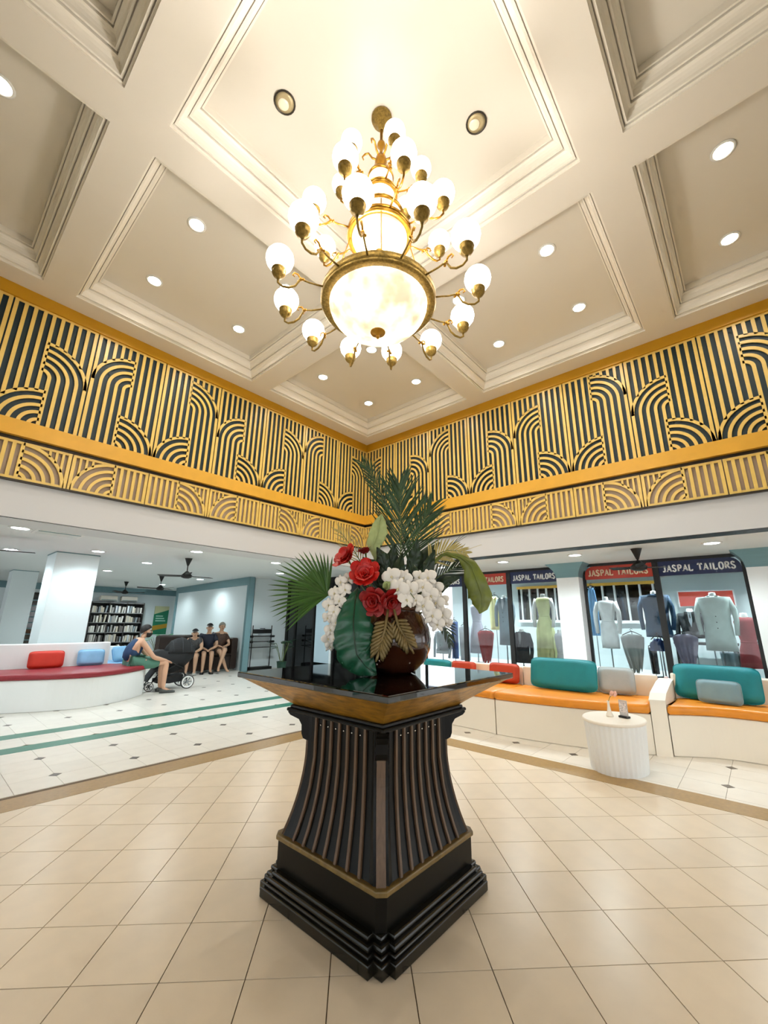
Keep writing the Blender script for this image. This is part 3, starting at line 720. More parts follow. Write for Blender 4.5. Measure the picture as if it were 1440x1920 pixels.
# ================================================================== RIGHT SIDE: sofas, table, shop
m_orange=mat('orange_vinyl','#e8901e',.38,noise=.05,nscale=6,bump=.05,bscale=14); m_tealc=mat('teal_fabric','#0f8690',.6,noise=.06,nscale=10,bump=.08,bscale=30)
m_greyc=mat('grey_fabric','#a9b3b5',.7,noise=.04,nscale=10,bump=.08,bscale=40); m_blueg=mat('blue_grey_fabric','#7d9ca6',.7,noise=.04,nscale=10,bump=.08,bscale=40)
m_redc=mat('rust_red_fabric','#b83c1a',.6,noise=.06,nscale=10,bump=.08,bscale=30); m_sofa=mat('sofa_white','#f3ead9',.4,noise=.012,nscale=3)
def smooth_path(pts,n=6):
    out=[]; P=[Vector((*p,0)) for p in pts]
    for i in range(len(P)-1):
        p0=P[max(i-1,0)];p1=P[i];p2=P[i+1];p3=P[min(i+2,len(P)-1)]
        for k in range(n):
            t=k/n; q=.5*((2*p1)+(p2-p0)*t+(2*p0-5*p1+4*p2-p3)*t*t+(3*p1-p0-3*p2+p3)*t**3); out.append((q.x,q.y))
    out.append(pts[-1]); return out
def ccw(p):
    a=sum(p[i][0]*p[(i+1)%len(p)][1]-p[(i+1)%len(p)][0]*p[i][1] for i in range(len(p)))
    return p if a>0 else p[::-1]
def sofa_unit(label,front,back,zt,seat_m,group,over=.02,bt=.12,seat_z=.42,nm='curved_sofa',base_m=None,cush_t=.1):
    base_m=base_m or m_sofa
    c=front[len(front)//2]; t=thing(nm,label,'sofa',(c[0],c[1],0),0,group)
    loc=lambda pl:[(x-c[0],y-c[1]) for x,y in pl]
    fr=smooth_path(front); bk=smooth_path(back)
    bkq=[bk[min(len(bk)-1,int(round(i*(len(bk)-1)/(len(fr)-1))))] for i in range(len(fr))]
    for i in range(1,len(bkq)-1):
        if bkq[i]==bkq[i-1]: bkq[i]=((bkq[i-1][0]+bkq[i+1][0])/2,(bkq[i-1][1]+bkq[i+1][1])/2) if bkq[i+1]!=bkq[i] else bkq[i]
    MB().slab(ccw(loc(fr+bkq[::-1])),0,seat_z,.012,2,True).build('base',base_m,t)
    # backrest follows the back line
    n=len(bk); outer=[]
    for i,(x,y) in enumerate(bk):
        a=bk[max(i-1,0)]; b=bk[min(i+1,n-1)]; tx,ty=b[0]-a[0],b[1]-a[1]; l=math.hypot(tx,ty); nx,ny=ty/l,-tx/l
        mx,my=sum(p[0] for p in fr)/len(fr)-x,sum(p[1] for p in fr)/len(fr)-y
        if nx*mx+ny*my>0: nx,ny=-nx,-ny
        outer.append((x+nx*bt,y+ny*bt))
    MB().slab(ccw(loc(bk+outer[::-1])),0,zt,.02,3,True).build('backrest',base_m,t)
    mx=lambda p,q,f:(p[0]+(q[0]-p[0])*f,p[1]+(q[1]-p[1])*f)
    bkr=bkq
    fo=[mx(p,q,-over/ max(.1,math.hypot(p[0]-q[0],p[1]-q[1]))) for p,q in zip(fr,bkr)]; bo=[mx(p,q,.985) for p,q in zip(fr,bkr)]
    MB().slab(ccw(loc(fo+bo[::-1])),seat_z+.001,seat_z+cush_t,.035,4,True).build('seat_cushion',seat_m,t,True)
    return t
g='white curved sofas with orange seats'
sofa_unit('white curved sofa with orange seat, half hidden behind the pedestal',[(5.5,4.7),(5.43,4.2),(5.45,3.6),(5.45,3.3),(5.41,2.79)],[(6.3,4.7),(6.36,4.2),(6.38,3.6),(6.38,3.2),(6.36,2.79)],.765,m_orange,g)
sofa_unit('white curved sofa with orange seat behind the round white table',[(5.41,2.775),(5.46,2.3),(5.57,1.75),(5.71,1.35),(5.84,1.085)],[(6.36,2.775),(6.36,2.3),(6.42,1.75),(6.5,1.4),(6.58,1.085)],.775,m_orange,g)
sofa_unit('white curved sofa with orange seat at the right edge of the picture',[(5.93,.925),(6.08,.72),(6.2,.5),(6.25,.2),(6.22,-.2),(6.1,-.7),(5.95,-1.1)],[(6.66,.925),(6.78,.6),(6.83,.2),(6.83,-.2),(6.78,-.7),(6.7,-1.1)],.80,m_orange,g)
t=thing('sofa_divider','white sloping divider panel between the two orange-seated sofas','divider',(6.2,1.005,0))
MB().prism([(-.34,0),(-.32,.56),(-.2,.62),(.25,.7),(.5,.72),(.5,0)],-.072,.072,lambda u,v,w:(u+w*-.45,w,v)).build('panel',m_sofa,t)
MB().prism([(-.335,.56),(-.2,.622),(.25,.702),(.5,.722),(.5,.735),(.25,.716),(-.2,.636),(-.335,.574)],-.076,.076,lambda u,v,w:(u+w*-.45,w,v)).build('top_cap',m_warmwhite,t)
# planter of pink flowers behind the divider
t=thing('flower_trough','low trough of small pink flowers behind the sofa divider','planter',(7.1,1.15,0))
MB().slab([(-.14,-.3),(.14,-.3),(.14,.3),(-.14,.3)],0,.6,.01,2).build('box',m_white,t)
for k in range(46):
    x,y=random.uniform(-.13,.13),random.uniform(-.28,.28); mb=MB(); z=.62+random.uniform(0,.09)
    mb.ball((x,y,z),.026,8,5,.7); mb.build('blossom',mat(('pink_blossom','rose_blossom','pale_blossom')[k%3],('#d98a92','#b4505c','#efd2cf')[k%3],.6),t,True)
def cushion(label,c,w,h,th,m_,rz,tilt,cat='cushion',group=None,cor=.16,nm='throw_cushion'):
    tilt=-tilt; t=thing(nm,label,cat,c,rz,group); N=14; rows=[]
    for i in range(N+1):
        u=-1+2*i/N; row=[]
        for j in range(N+1):
            v=-1+2*j/N
            uu=u; vv=v
            e=(abs(u)**8+abs(v)**8)**(1/8) or 1; m_ax=max(abs(u),abs(v)) or 1
            k_=m_ax/e if e>m_ax else 1
            row.append((uu*k_,vv*k_,(max(0,1-abs(u)**6)*max(0,1-abs(v)**6))**.35))
        rows.append(row)
    ct,st=math.cos(tilt),math.sin(tilt); mb=MB(); vs=[]; idx={}
    def put(u,v,d):
        y=d; z=v*h/2+h/2; return (u*w/2,y*ct+z*st,z*ct-y*st)
    for sgn in (-1,1):
        for i in range(N+1):
            for j in range(N+1):
                u,v,d=rows[i][j]; idx[(sgn,i,j)]=len(vs); vs.append(put(u,v,sgn*(d*th/2)))
    fs=[]
    for i in range(N):
        for j in range(N):
            a=[idx[(1,i,j)],idx[(1,i+1,j)],idx[(1,i+1,j+1)],idx[(1,i,j+1)]]; b=[idx[(-1,i,j)],idx[(-1,i+1,j)],idx[(-1,i+1,j+1)],idx[(-1,i,j+1)]]
            fs+=[tuple(a),tuple(b[::-1])]
    mb.add(vs,fs); cv=mb.build('cover',m_,t,True)
    per=[(i,0) for i in range(N)]+[(N,j) for j in range(N)]+[(N-i,N) for i in range(N)]+[(0,N-j) for j in range(N)]
    pts=[Vector(vs[idx[(1,i,j)]]).lerp(Vector(vs[idx[(-1,i,j)]]),.5) for i,j in per]
    pm=MB(); pm.tube(pts+[pts[0]],.006,5,False); pm.build('piping',m_,cv,True)
    return t
SZ=.532
Q=R(-90)
gc='cushions along the orange-seated sofas'
cushion('large teal cushion on the orange sofa behind the round table',(6.17,2.15,SZ),.88,.40,.15,m_tealc,Q+R(1),-.22,group=gc)
cushion('pale grey square cushion leaning beside the large teal cushion',(6.32,1.51,SZ),.42,.32,.12,m_greyc,Q+R(8),-.2,group=gc)
cushion('rust red cushion on the orange sofa just right of the pedestal top',(6.24,3.04,SZ),.48,.27,.13,m_redc,Q,-.15,group=gc)
cushion('rust red cushion mostly hidden by the pedestal top',(6.24,3.74,SZ),.44,.25,.13,m_redc,Q,-.1,group=gc)
cushion('teal cushion at the far end of the sofas beside the flower bowl',(6.22,4.25,SZ),.55,.25,.13,m_tealc,Q,-.1,group=gc)
cushion('large teal cushion on the sofa at the right edge',(6.62,.5,SZ),.84,.40,.15,m_tealc,Q+R(-3),-.2,group=gc)
cushion('small blue-grey cushion resting against the right-hand teal cushion',(6.44,.47,SZ),.41,.245,.1,m_blueg,Q+R(-2),-.16,group=gc)
# drum table
TX,TY,TZ=5.08,1.28,.47
t=thing('drum_table','white fluted drum table in front of the orange sofas','table',(TX,TY,0))
seg=72; rs=[]
for z,k in ((0,.9),(.02,.905),(.25,.95),(.44,.985)):
    rs.append([((.355*k+(-.006 if i%2 else 0))*math.cos(2*math.pi*i/seg),(.285*k+(-.006 if i%2 else 0))*math.sin(2*math.pi*i/seg),z) for i in range(seg)])
MB().rings(rs).build('fluted_drum',m_white,t)
MB().slab([(.362*math.cos(2*math.pi*i/48),.292*math.sin(2*math.pi*i/48)) for i in range(48)],.44,TZ,.012,3).build('top',m_warmwhite,t,False)
t=thing('bud_vase','small white bud vase with a pink bloom on the drum table','vase',(5.1,1.32,TZ))
MB().lathe([(1e-4,0),(.034,0),(.036,.012),(.02,.05),(.012,.1),(.011,.14),(.016,.15),(.009,.148),(1e-4,.14)],18).build('body',m_warmwhite,t,True)
MB().tube([(0,0,.14),(.01,-.02,.19),(.01,-.05,.215)],.003,5).build('stalk',m_stem,t)
for k in range(8):
    a=k*math.pi/4; MB().ball((.01+.022*math.cos(a),-.055+.022*math.sin(a),.225+.012*math.sin(k*2.1)),.017,8,5).build('petal',mat('blush_petal','#e8b3a0',.5),t,True)
t=thing('menu_holder','clear acrylic menu holder with a dark base on the drum table','menu holder',(5.13,1.19,TZ),R(-20))
MB().slab([(-.03,-.045),(.03,-.045),(.03,.045),(-.03,.045)],0,.02,.004,2).build('base',m_blackm,t)
MB().box(-.006,.006,-.042,.042,.02,.17).build('acrylic_sheet',mat('frosted_acrylic','#e9e4e2',.2,trans=.4),t)
MB().box(-.008,-.0065,-.036,.036,.05,.15).build('printed_card',mat('floral_print','#d9cfcb',.5,noise=.5,nscale=90),t)

# ---- shop fronts (glass plane X = 8.2)
XS=8.2
struct(MB().box(XS+.02,9.9,-2.2,6.2,0,.55).build('floor_display_platform',m_white))
struct(MB().box(9.9,10.0,-2.2,6.2,0,ZR).build('wall_shop_back',mat('shop_back_wall','#cfdcdc',.6)))
struct(MB().box(XS,9.9,-2.3,-2.2,0,ZR).build('wall_shop_end',m_wallw))
struct(MB().box(XS-.02,XS+.03,-2.2,6.2,0,.52).build('wall_shop_plinth',m_wallw))
struct(MB().box(XS-.02,XS+.03,-2.2,6.2,2.455,ZR).build('trim_5',m_blackm))
for k,(y0,y1) in enumerate(((-.62,.0),(2.30,2.69))):
    col=MB().box(XS-.28,XS+.1,y0,y1,0,2.3).build('column',m_white); struct(col)
    cap=MB(); rs=[]
    for q in range(8):
        a=R(90*q/7); e=.15*(1-math.cos(a)); z=2.22+.25*math.sin(a) if False else 2.22+.25*q/7
        e=.14*(q/7)**2.2; rs.append([(XS-.285-e,y0-.005-e,z),(XS+.1,y0-.005-e,z),(XS+.1,y1+.005+e,z),(XS-.285-e,y1+.005+e,z)])
    cap.rings(rs).build('capital',m_tealframe,col)
m_navy=mat('navy_sign','#14234f',.35); m_redsign=mat('red_sign','#b5321c',.35); m_letter=mat('white_letter','#f4f4f2',.5); m_letter2=mat('beige_letter','#e5cfae',.5)
GLY={'J':[[(.7,1),(.7,.22),(.55,.04),(.3,.02),(.14,.16)],'s.7,1'],
 'A':[[(0,0),(.5,1)],[(.5,1),(1,0)],[(.2,.36),(.8,.36)],'s0,0','s1,0'],
 'S':[[(.82,.8),(.7,.94),(.45,1),(.2,.92),(.12,.74),(.28,.58),(.65,.45),(.85,.28),(.78,.1),(.5,0),(.22,.05),(.1,.22)]],
 'P':[[(.15,0),(.15,1)],[(.15,.97),(.6,.97),(.85,.87),(.88,.7),(.78,.54),(.55,.48),(.15,.48)],'s.15,0','s.15,1'],
 'L':[[(.15,0),(.15,1)],[(.15,.03),(.85,.03),(.88,.2)],'s.15,1'],
 'T':[[(.5,0),(.5,1)],[(.02,.8),(.06,.96),(.94,.96),(.98,.8)],'s.5,0'],
 'I':[[(.5,0),(.5,1)],'s.5,0','s.5,1'],
 'O':[[(.5,1),(.2,.9),(.06,.65),(.06,.35),(.2,.1),(.5,0),(.8,.1),(.94,.35),(.94,.65),(.8,.9),(.5,1)]],
 'R':[[(.15,0),(.15,1)],[(.15,.97),(.6,.97),(.84,.87),(.86,.7),(.76,.56),(.5,.5),(.15,.5)],[(.5,.5),(.95,.02)],'s.15,0','s.15,1','s.95,0']}
ADV={'I':.5,'J':.75,' ':.55}
def lettering(parent,text,y_left,y_right,z0,hgt,m_,x):
    tot=sum(ADV.get(c,.92)+.2 for c in text)-.2; sc=(y_left-y_right)/tot; u=0
    for c in text:
        a=ADV.get(c,.92)
        if c!=' ':
            mb=MB(); q=lambda p,v,d,u=u,a=a,sc=sc:(x-d,y_left-(u+p)*sc,z0+v)
            for st in GLY[c]:
                if isinstance(st,str):
                    px,py=[float(k) for k in st[1:].split(',')]; px=px*a*.9 if c!='I' else a/2
                    mb.ribbon([(px-.2,py*hgt+(.006 if py==0 else -.006)),(px+.2,py*hgt+(.006 if py==0 else -.006))],.012,q,.001,.005)
                else:
                    off=(a-.5)/1 if False else 0
                    pts=[((p[0]*a*.9 if c!='I' else a/2),p[1]*hgt) for p in st]
                    thin=(c=='A' and st is GLY['A'][0])
                    # ribbon widths are in metres: convert u to metres for an even stroke
                    mb.ribbon([(p[0]*sc,p[1]) for p in pts],.012 if thin else .022,lambda p,v,d,u=u,sc=sc:(x-d,y_left-u*sc-p,z0+v),.001,.005)
            mb.build('letter',m_,parent)
        u+=a+.2
def shop_window(n,y0,y1,sign_m,let_m,round_left,round_right,full=True,zb=.52):
    """one bay between y0 (right) and y1 (left) seen from the hall"""
    fr=MB(); f=.022
    wn_=bpy.data.objects.new('window_%d'%n,None); C.objects.link(wn_); struct(wn_); wn_.location=(XS,y0,0)
    L=lambda y:y-y0
    for nm,(a,b) in (('frame_post',(y0,y0+2*f)),('frame_post',(y1-2*f,y1))):
        MB().box(-.03,.03,L(a),L(b),zb,2.43).build(nm,m_blackm,wn_)
    MB().box(-.03,.03,0,L(y1),2.42,2.455).build('frame_head',m_blackm,wn_)
    MB().box(-.03,.03,0,L(y1),zb,zb+.05).build('frame_sill',m_blackm,wn_)
    MB().box(-.004,.004,2*f,L(y1)-2*f,zb+.05,2.42).build('glass_pane',m_glass,wn_)
    # sign with one rounded upper corner
    w_=y1-y0-4*f; a=2*f; b=L(y1)-2*f; r=.15
    pl=[(a,2.185),(b,2.185)]
    pl+=([(b-r+r*math.cos(R(k)),2.42-r+r*math.sin(R(k))) for k in range(0,91,15)] if round_left else [(b,2.42)])
    pl+=([(a+r+r*math.cos(R(k)),2.42-r+r*math.sin(R(k))) for k in range(90,181,15)] if round_right else [(a,2.42)])
    sg=MB().prism(pl,-.018,-.006,lambda u,v,w:(w,u,v)).build('sign_band',sign_m,wn_)
    if full: 
        lt=bpy.data.objects.new
        lettering(sg,'JASPAL TAILORS',b-.06,a+.06,2.245,.105,let_m,-.019)
    return wn_
shop_window(1,.0,1.145,m_navy,m_letter,False,True)
shop_window(2,1.145,2.30,m_redsign,m_letter2,True,False)
shop_window(3,2.69,3.755,m_navy,m_letter,False,True)
shop_window(4,3.755,4.81,m_redsign,m_letter2,False,False)
shop_window(5,4.81,5.9,m_navy,m_letter,True,False)
shop_window(6,-2.1,-.62,m_navy,m_letter,True,False)
# reflections in the shop glass, built as dark panels with bars and rails
for n,(y0,y1) in ((7,(1.35,2.75)),(8,(3.1,4.3))):
    wo=MB().box(9.86,9.9,y0,y1,1.45,2.25).build('window_%d'%n,m_darkglass); struct(wo)
    for k in range(6):
        y=y0+(y1-y0)*(k+.5)/6; MB().box(9.82,9.86,y-.018,y+.018,1.45,2.25).build('mullion',m_white,wo)
    MB().box(9.8,9.86,y0,y1,1.42,1.48).build('window_rail',m_white,wo); MB().box(9.8,9.86,y0,y1,2.2,2.26).build('window_rail',m_gold,wo)
# ---- mannequins and clothes
m_man=mat('mannequin_white','#e9ebe8',.4); m_steel=mat('steel_rod','#8c9296',.3,.8)
def loft(secs,seg=20):
    return MB().rings([[(cx+rx*math.cos(2*math.pi*i/seg),cy+ry*math.sin(2*math.pi*i/seg),z) for i in range(seg)] for z,rx,ry,cx,cy in secs])
def folded(secs,seg=40,nf=9,amp=.12):
    rs=[]
    for z,rx,ry,am in secs:
        rs.append([((1+am*math.sin(nf*2*math.pi*i/seg))*rx*math.cos(2*math.pi*i/seg),(1+am*math.sin(nf*2*math.pi*i/seg))*ry*math.sin(2*math.pi*i/seg),z) for i in range(seg)])
    return MB().rings(rs)
PZ=.55
def mannequin(label,x,y,z_neck,z_hem,col,arms=True,skirt=0,rz=0,w=.17,kind='dress',z_base=PZ,group='dressed mannequins in the shop windows',amp=.05):
    t=thing('mannequin',label,'mannequin',(x,y,z_base),rz,group); H=z_neck-z_base; B=z_hem-z_base; m_=mat('cloth_'+col,col,.65,noise=.06,nscale=9,bump=.15,bscale=14)
    MB().lathe([(.14,0),(.14,.012),(.02,.02),(.012,.03),(.012,B+.05),(1e-4,B+.05)],18).build('stand',m_steel,t,True)
    MB().lathe([(.06,H-.1),(.05,H-.04),(.045,H),(.04,H+.015),(1e-4,H+.02)],16).build('neck',m_man,t,True)
    sh=H-.06; wa=H-.42
    if kind=='dress':
        MB().rings([[(rx*.62*math.cos(2*math.pi*i/32)*(1+am*math.sin(8*2*math.pi*i/32)),rx*math.sin(2*math.pi*i/32)*(1+am*math.sin(8*2*math.pi*i/32)),z) for i in range(32)] for z,rx,am in ((H-.045,.05,0),(sh,w*.85,0),(sh-.06,w*1.0,0),(sh-.18,w*.9,0),(wa,w*.68,0),(wa-.12,w*.92,amp*.4),(max(B+.02,wa-.3),w*(.95+skirt*.5),amp),(B,w*(.92+skirt),amp))]).build('dress',m_,t,True)
        MB().lathe([(w*.72,wa-.012),(w*.74,wa),(w*.72,wa+.012)],24,(0,0,0),.62,1).build('waistband',m_,t,True)
    else:
        MB().rings([[(rx*.6*math.cos(2*math.pi*i/28),rx*math.sin(2*math.pi*i/28),z) for i in range(28)] for z,rx in ((H-.03,.055),(H-.05,.1),(sh,w*1.12),(sh-.08,w*1.12),(sh-.3,w*.95),(wa-.05,w*.92),(B+.1,w*1.03),(B,w*1.06))]).build('jacket',m_,t,True)
        q=lambda u,v,d:(-.105-d*.02,u,v)
        for s in (-1,1):
            MB().ribbon([(s*.05,H-.04),(s*.06,H-.14),(s*.012,H-.34)],.045,q,0,.35).build('lapel',m_,t)
        MB().ribbon([(0,H-.06),(0,H-.3)],.05,q,-.1,.1).build('shirt_front',mat('pale_shirt','#cfdbe2',.6),t)
        for k in range(3): MB().ball((-.118,0,H-.36-.09*k),.008,8,5).build('button',m_blackm,t,True)
    if arms:
        for s in (-1,1):
            MB().tube([(0,s*w*.95,sh-.02),(-.01,s*(w+.045),sh-.2),(-.02,s*(w+.05),sh-.36),(-.06,s*(w+.03),sh-.58)],[.042,.04,.036,.03],10).build('sleeve' if kind!='dress' else 'arm',m_ if kind!='dress' else m_man,t,True)
    return t
mannequin('white mannequin in a short white dress behind the red shop sign',8.62,2.07,1.88,.98,'#eef2f0',True,0,0,.15)
mannequin('mannequin in a dark teal-blue suit jacket at the shop window mullion',8.62,1.29,1.96,1.2,'#1f4a68',True,0,0,.19,'jacket')
mannequin('mannequin in a black jacket at the middle of the right shop window',8.95,.85,1.66,1.2,'#20282a',True,0,0,.16,'jacket')
mannequin('mannequin in a pale mint patterned long jacket in the right shop window',8.56,.48,1.9,1.02,'#b6cbc4',True,0,0,.19,'jacket')
mannequin('mannequin in a long pale yellow gown beside the shop column',8.6,3.23,1.97,.6,'#d9df9e',True,.35,0,.15,amp=.09)
mannequin('mannequin in a lilac-white dress behind the drooping olive leaf',8.6,4.76,1.85,.75,'#dcdff0',False,.25,0,.15,amp=.07)
mannequin('mannequin in a grey suit jacket at the left of the yellow gown',8.62,4.08,1.97,.95,'#7e959f',True,0,0,.15,'jacket')
mannequin('mannequin in a dark red dress at the right edge of the shop window',8.72,.15,1.58,.78,'#8e2f31',False,.15,0,.14,amp=.06)
mannequin('small dark navy coat on a stand left of the yellow gown',8.5,3.69,1.27,.63,'#16202e',True,0,0,.15,'jacket')
mannequin('white waistcoat dress right of the yellow gown',8.52,2.92,1.27,.66,'#e8edf2',False,.1,0,.12)
mannequin('white shirt on a stand beside the flower bowl in the leftmost shop window',8.5,5.62,1.25,.7,'#dfeaf2',True,0,0,.17,'jacket')
def garment(label,x,y,z_top,z_bot,w,col,style,group,hang=False):
    t=thing('hanging_garment',label,'garment',(x,y,z_bot),0,group); H=z_top-z_bot; m_=mat('cloth_'+col,col,.65,noise=.06,nscale=9,bump=.15,bscale=14); N=18
    hm=MB(); hm.tube([(0,0,H+.05),(.0,.02,H+.075),(0,.0,H+.095),(0,-.02,H+.08)],.005,6); hm.tube([(0,-w*.42,H-.02),(0,-.05,H+.03),(0,0,H+.05),(0,.05,H+.03),(0,w*.42,H-.02)],.007,6); hm.build('hanger',m_blackm,t,True)
    rows=[]
    for k in range(13):
        s=k/12; row=[]
        for j in range(N+1):
            e=-1+2*j/N
            if style=='drape': hwid=w/2*(1-.55*s**1.4); zz=H*(1-s)-.05*abs(e)**3*(1-s)+.05*math.cos(e*8)*s-.07*(1-abs(e))*math.sin(math.pi*s); dd=.03*math.sin(e*8+1.5*s)*(.25+.75*s)
            elif style=='trousers': hwid=w/2*(1-.1*s); zz=H*(1-s); dd=.03*math.cos(e*math.pi*2)*(.4+s*.6)
            else: hwid=w/2*(.72+.35*min(1,s*3)); zz=H*(1-s)-.05*abs(e)**2*(1-s); dd=.02*math.sin(e*8)*(.3+s)
            row.append((dd-.02,e*hwid,zz))
        rows.append(row+[(p[0]+.035,p[1],p[2]) for p in row[::-1]])
    MB().rings(rows).build('cloth',m_,t,True)
    if style=='shirt':
        MB().tube([(-.03,-.05,H),(-.045,0,H-.06),(-.03,.05,H)],.012,6).build('collar',m_,t,True)
    MB().tube([(.02,0,0),(.02,0,H+.05)],.008,6).build('stand_rod',m_steel,t)
    if z_bot>PZ: MB().tube([(.02,0,PZ-z_bot),(.02,0,.02)],.008,6).build('stand_post',m_steel,t)
    return t
gg='garments hung in the shop windows'
garment('light blue shirt hanging beside the column behind the red sign',8.75,2.33,2.08,1.19,.16,'#79add6','shirt',gg)
garment('silver-grey cloth draped to a point at the foot of the teal-blue suit',8.45,1.68,1.24,.64,.36,'#b9bfbd','drape',gg)
garment('lavender cloth draped from a black hanger in the right shop window',8.42,.92,1.26,.78,.34,'#b3b3cf','drape',gg)
garment('red cloth draped to a point below the pale yellow shirt',8.42,4.46,1.24,.6,.38,'#b5363a','drape',gg)
garment('pale yellow shirt hanging above the red draped cloth',8.85,4.42,1.98,1.25,.26,'#e0dd9c','shirt',gg)
garment('bright blue trousers hanging in the leftmost shop window',8.6,5.36,1.42,.6,.17,'#2f5f9e','trousers',gg)
garment('white trousers hanging beside the bright blue trousers',8.6,5.1,1.32,.58,.26,'#e6eef4','trousers',gg)
garment('dark trousers hanging under the teal-blue suit',8.6,1.43,1.02,.6,.12,'#222c36','trousers',gg)
garment('grey-blue trousers hanging under the mint jacket',8.72,.42,1.0,.6,.22,'#8298a0','trousers',gg)
garment('deep blue folded cloth under the teal-blue suit jacket',8.42,1.3,1.18,.98,.24,'#1d4a86','shirt',gg)
t=thing('display_table','low dark display table behind the lavender cloth','table',(9.5,.75,PZ)); MB().slab([(-.2,-.45),(.2,-.45),(.2,.45),(-.2,.45)],.52,.56,.01,2).build('top',m_blackm,t)
for sx in (-1,1):
    for sy in (-1,1): MB().box(sx*.17-.02,sx*.17+.02,sy*.41-.02,sy*.41+.02,0,.52).build('leg',m_blackm,t)
t=thing('display_poster','red and white display board high behind the black jacket','board',(9.7,.75,1.75)); MB().box(0,.02,-.5,.3,0,.26).build('panel',m_redsign,t); MB().box(.02,.03,-.52,.32,-.02,.28).build('backing',m_white,t); MB().box(.005,.02,-.1,-.08,-1.2,0).build('post',m_steel,t)  # board put in for red reflections in the window glass
# shop downlights and right-hand ceiling lights
k=0
for y in (-.3,.7,1.7,3.2,4.3,5.4):
    downlight(8.75,y,ZR,['downlight inside the shop at the far right','downlight inside the shop over the mint jacket','downlight inside the shop over the white dress','downlight inside the shop over the yellow gown','downlight inside the shop over the grey suit','downlight inside the shop over the white shirt'][k],'downlights inside the shop',True,.07,SHOP_W); k+=1
for (x,y,l) in ((6.97,3.28,'lit downlight in the low ceiling just right of the flowers'),(6.93,2.03,'lit downlight in the low ceiling left of the black fan'),(6.95,.29,'lit downlight in the low ceiling right of the black fan'),(6.95,4.6,'lit downlight in the low ceiling behind the flowers')):
    downlight(x,y,ZR,l,'downlights over the sofas',True,.09,LOUNGE_W)
def fan(label,x,y,z,rot,rl=.58,drop=.3):
    t=thing('ceiling_fan',label,'ceiling fan',(x,y,z),rot,'black ceiling fans')
    MB().lathe([(.012,-.16),(.02,-.15),(.07,-.01),(.075,0),(1e-4,0)],18).build('canopy',m_blackm,t,True)
    MB().tube([(0,0,-.1),(0,0,-drop)],.011,8).build('rod',m_blackm,t)
    MB().lathe([(1e-4,-drop-.12),(.05,-drop-.12),(.1,-drop-.1),(.11,-drop-.06),(.07,-drop-.02),(.025,-drop+.03),(1e-4,-drop+.03)],20).build('motor',m_blackm,t,True)
    for k in range(3):
        a=2*math.pi*k/3; ca,sa=math.cos(a),math.sin(a); rs=[]
        for d,wd,dz in ((.08,.03,0),(.16,.035,0),(.2,.055,0),(rl*.7,.065,.005),(rl,.06,.01)):
            rs.append([(ca*d-sa*s_*wd,sa*d+ca*s_*wd,-drop-.07+dz+s_*.012+h_) for s_,h_ in ((-1,0),(1,0),(1,.006),(-1,.006))])
        MB().rings(rs).build('blade',m_blackm,t)
    return t
fan('black ceiling fan hanging in front of the red and blue shop signs',6.88,1.16,ZR,R(75),.4,.2)
# ================================================================== LEFT SIDE: lounge
struct(MB().box(-9,XS+.2,19.9,20.1,0,ZL).build('wall_rear',m_wallw))
struct(MB().box(-9,XS+.1,19.75,19.9,2.42,ZL).build('trim_6',m_tealframe))
struct(MB().box(6.95,XS,11.35,11.5,0,ZL).build('wall_lounge_right',m_wallw))
struct(MB().box(XS,XS+.2,6.2,20,0,ZL).build('wall_lounge_end',m_wallw))
struct(MB().box(-9,-3.5,YW+.5,6.6,0,ZL).build('wall_lounge_left',m_wallw))
# dark glazed entrance between lounge and shops
dw=MB().box(XS-.03,XS,6.2,11.34,0,ZL).build('door_1',m_darkglass); struct(dw)
for y in (6.3,7.2,8.15,9.05,9.95,10.85,11.28): MB().box(XS-.07,XS-.03,y-.03,y+.03,0,2.6).build('door_post',m_blackm,dw)
MB().box(XS-.07,XS-.03,6.2,11.34,2.5,ZL).build('door_head',m_blackm,dw)
MB().box(XS-.06,XS-.03,9.15,9.85,.25,2.25).build('door_panel',mat('pale_blue_glass','#b9d0dc',.15),dw)  # pale blue colour paints in the lounge reflected by the door
MB().box(XS-.065,XS-.03,9.12,9.2,.25,2.25).build('door_edge',m_wallw,dw)
MB().tube([(XS-.1,9.0,.9),(XS-.1,9.0,1.3)],.015,8).build('door_handle',m_steel,dw)
# partition with teal frame
def obox(p,q,th,z0,z1,name,m_,parent=None):
    p=Vector(p);q=Vector(q);d=(q-p).normalized();n=Vector((-d.y,d.x))*th/2
    return MB().prism([tuple(p+n),tuple(p-n),tuple(q-n),tuple(q+n)][::-1],z0,z1).build(name,m_,parent)
pt=obox((6.72,11.2),(7.35,17.6),.1,0,2.5,'wall_partition',m_wallw); struct(pt)
obox((6.70,11.12),(6.72,11.26),.17,0,2.6,'frame_post',m_tealframe,pt); obox((7.35,17.6),(7.37,17.8),.17,0,2.6,'frame_post',m_tealframe,pt)
obox((6.70,11.12),(7.36,17.8),.17,2.42,ZL,'frame_head',m_tealframe,pt)
# columns
for (x0,x1,y0,y1) in ((1.74,2.46,9.97,10.75),(1.75,2.3,14.9,15.5)):
    col=MB().box(x0,x1,y0,y1,0,ZL).build('column',m_wallw); struct(col)
    MB().box(x0-.005,x1+.005,y0-.005,y1+.005,ZL-.02,ZL-.001).build('shadow_line',m_tealframe,col)
# dark louvred windows on the rear wall, far left
for n,(x0,x1) in ((9,(-.6,1.9)),(10,(2.7,3.3))):
    wo=MB().box(x0,x1,19.86,19.9,.5,2.3).build('window_%d'%n,m_darkglass); struct(wo)
    for k in range(8): MB().box(x0,x1,19.82,19.86,.6+.2*k,.64+.2*k).build('louvre',m_tealframe,wo)
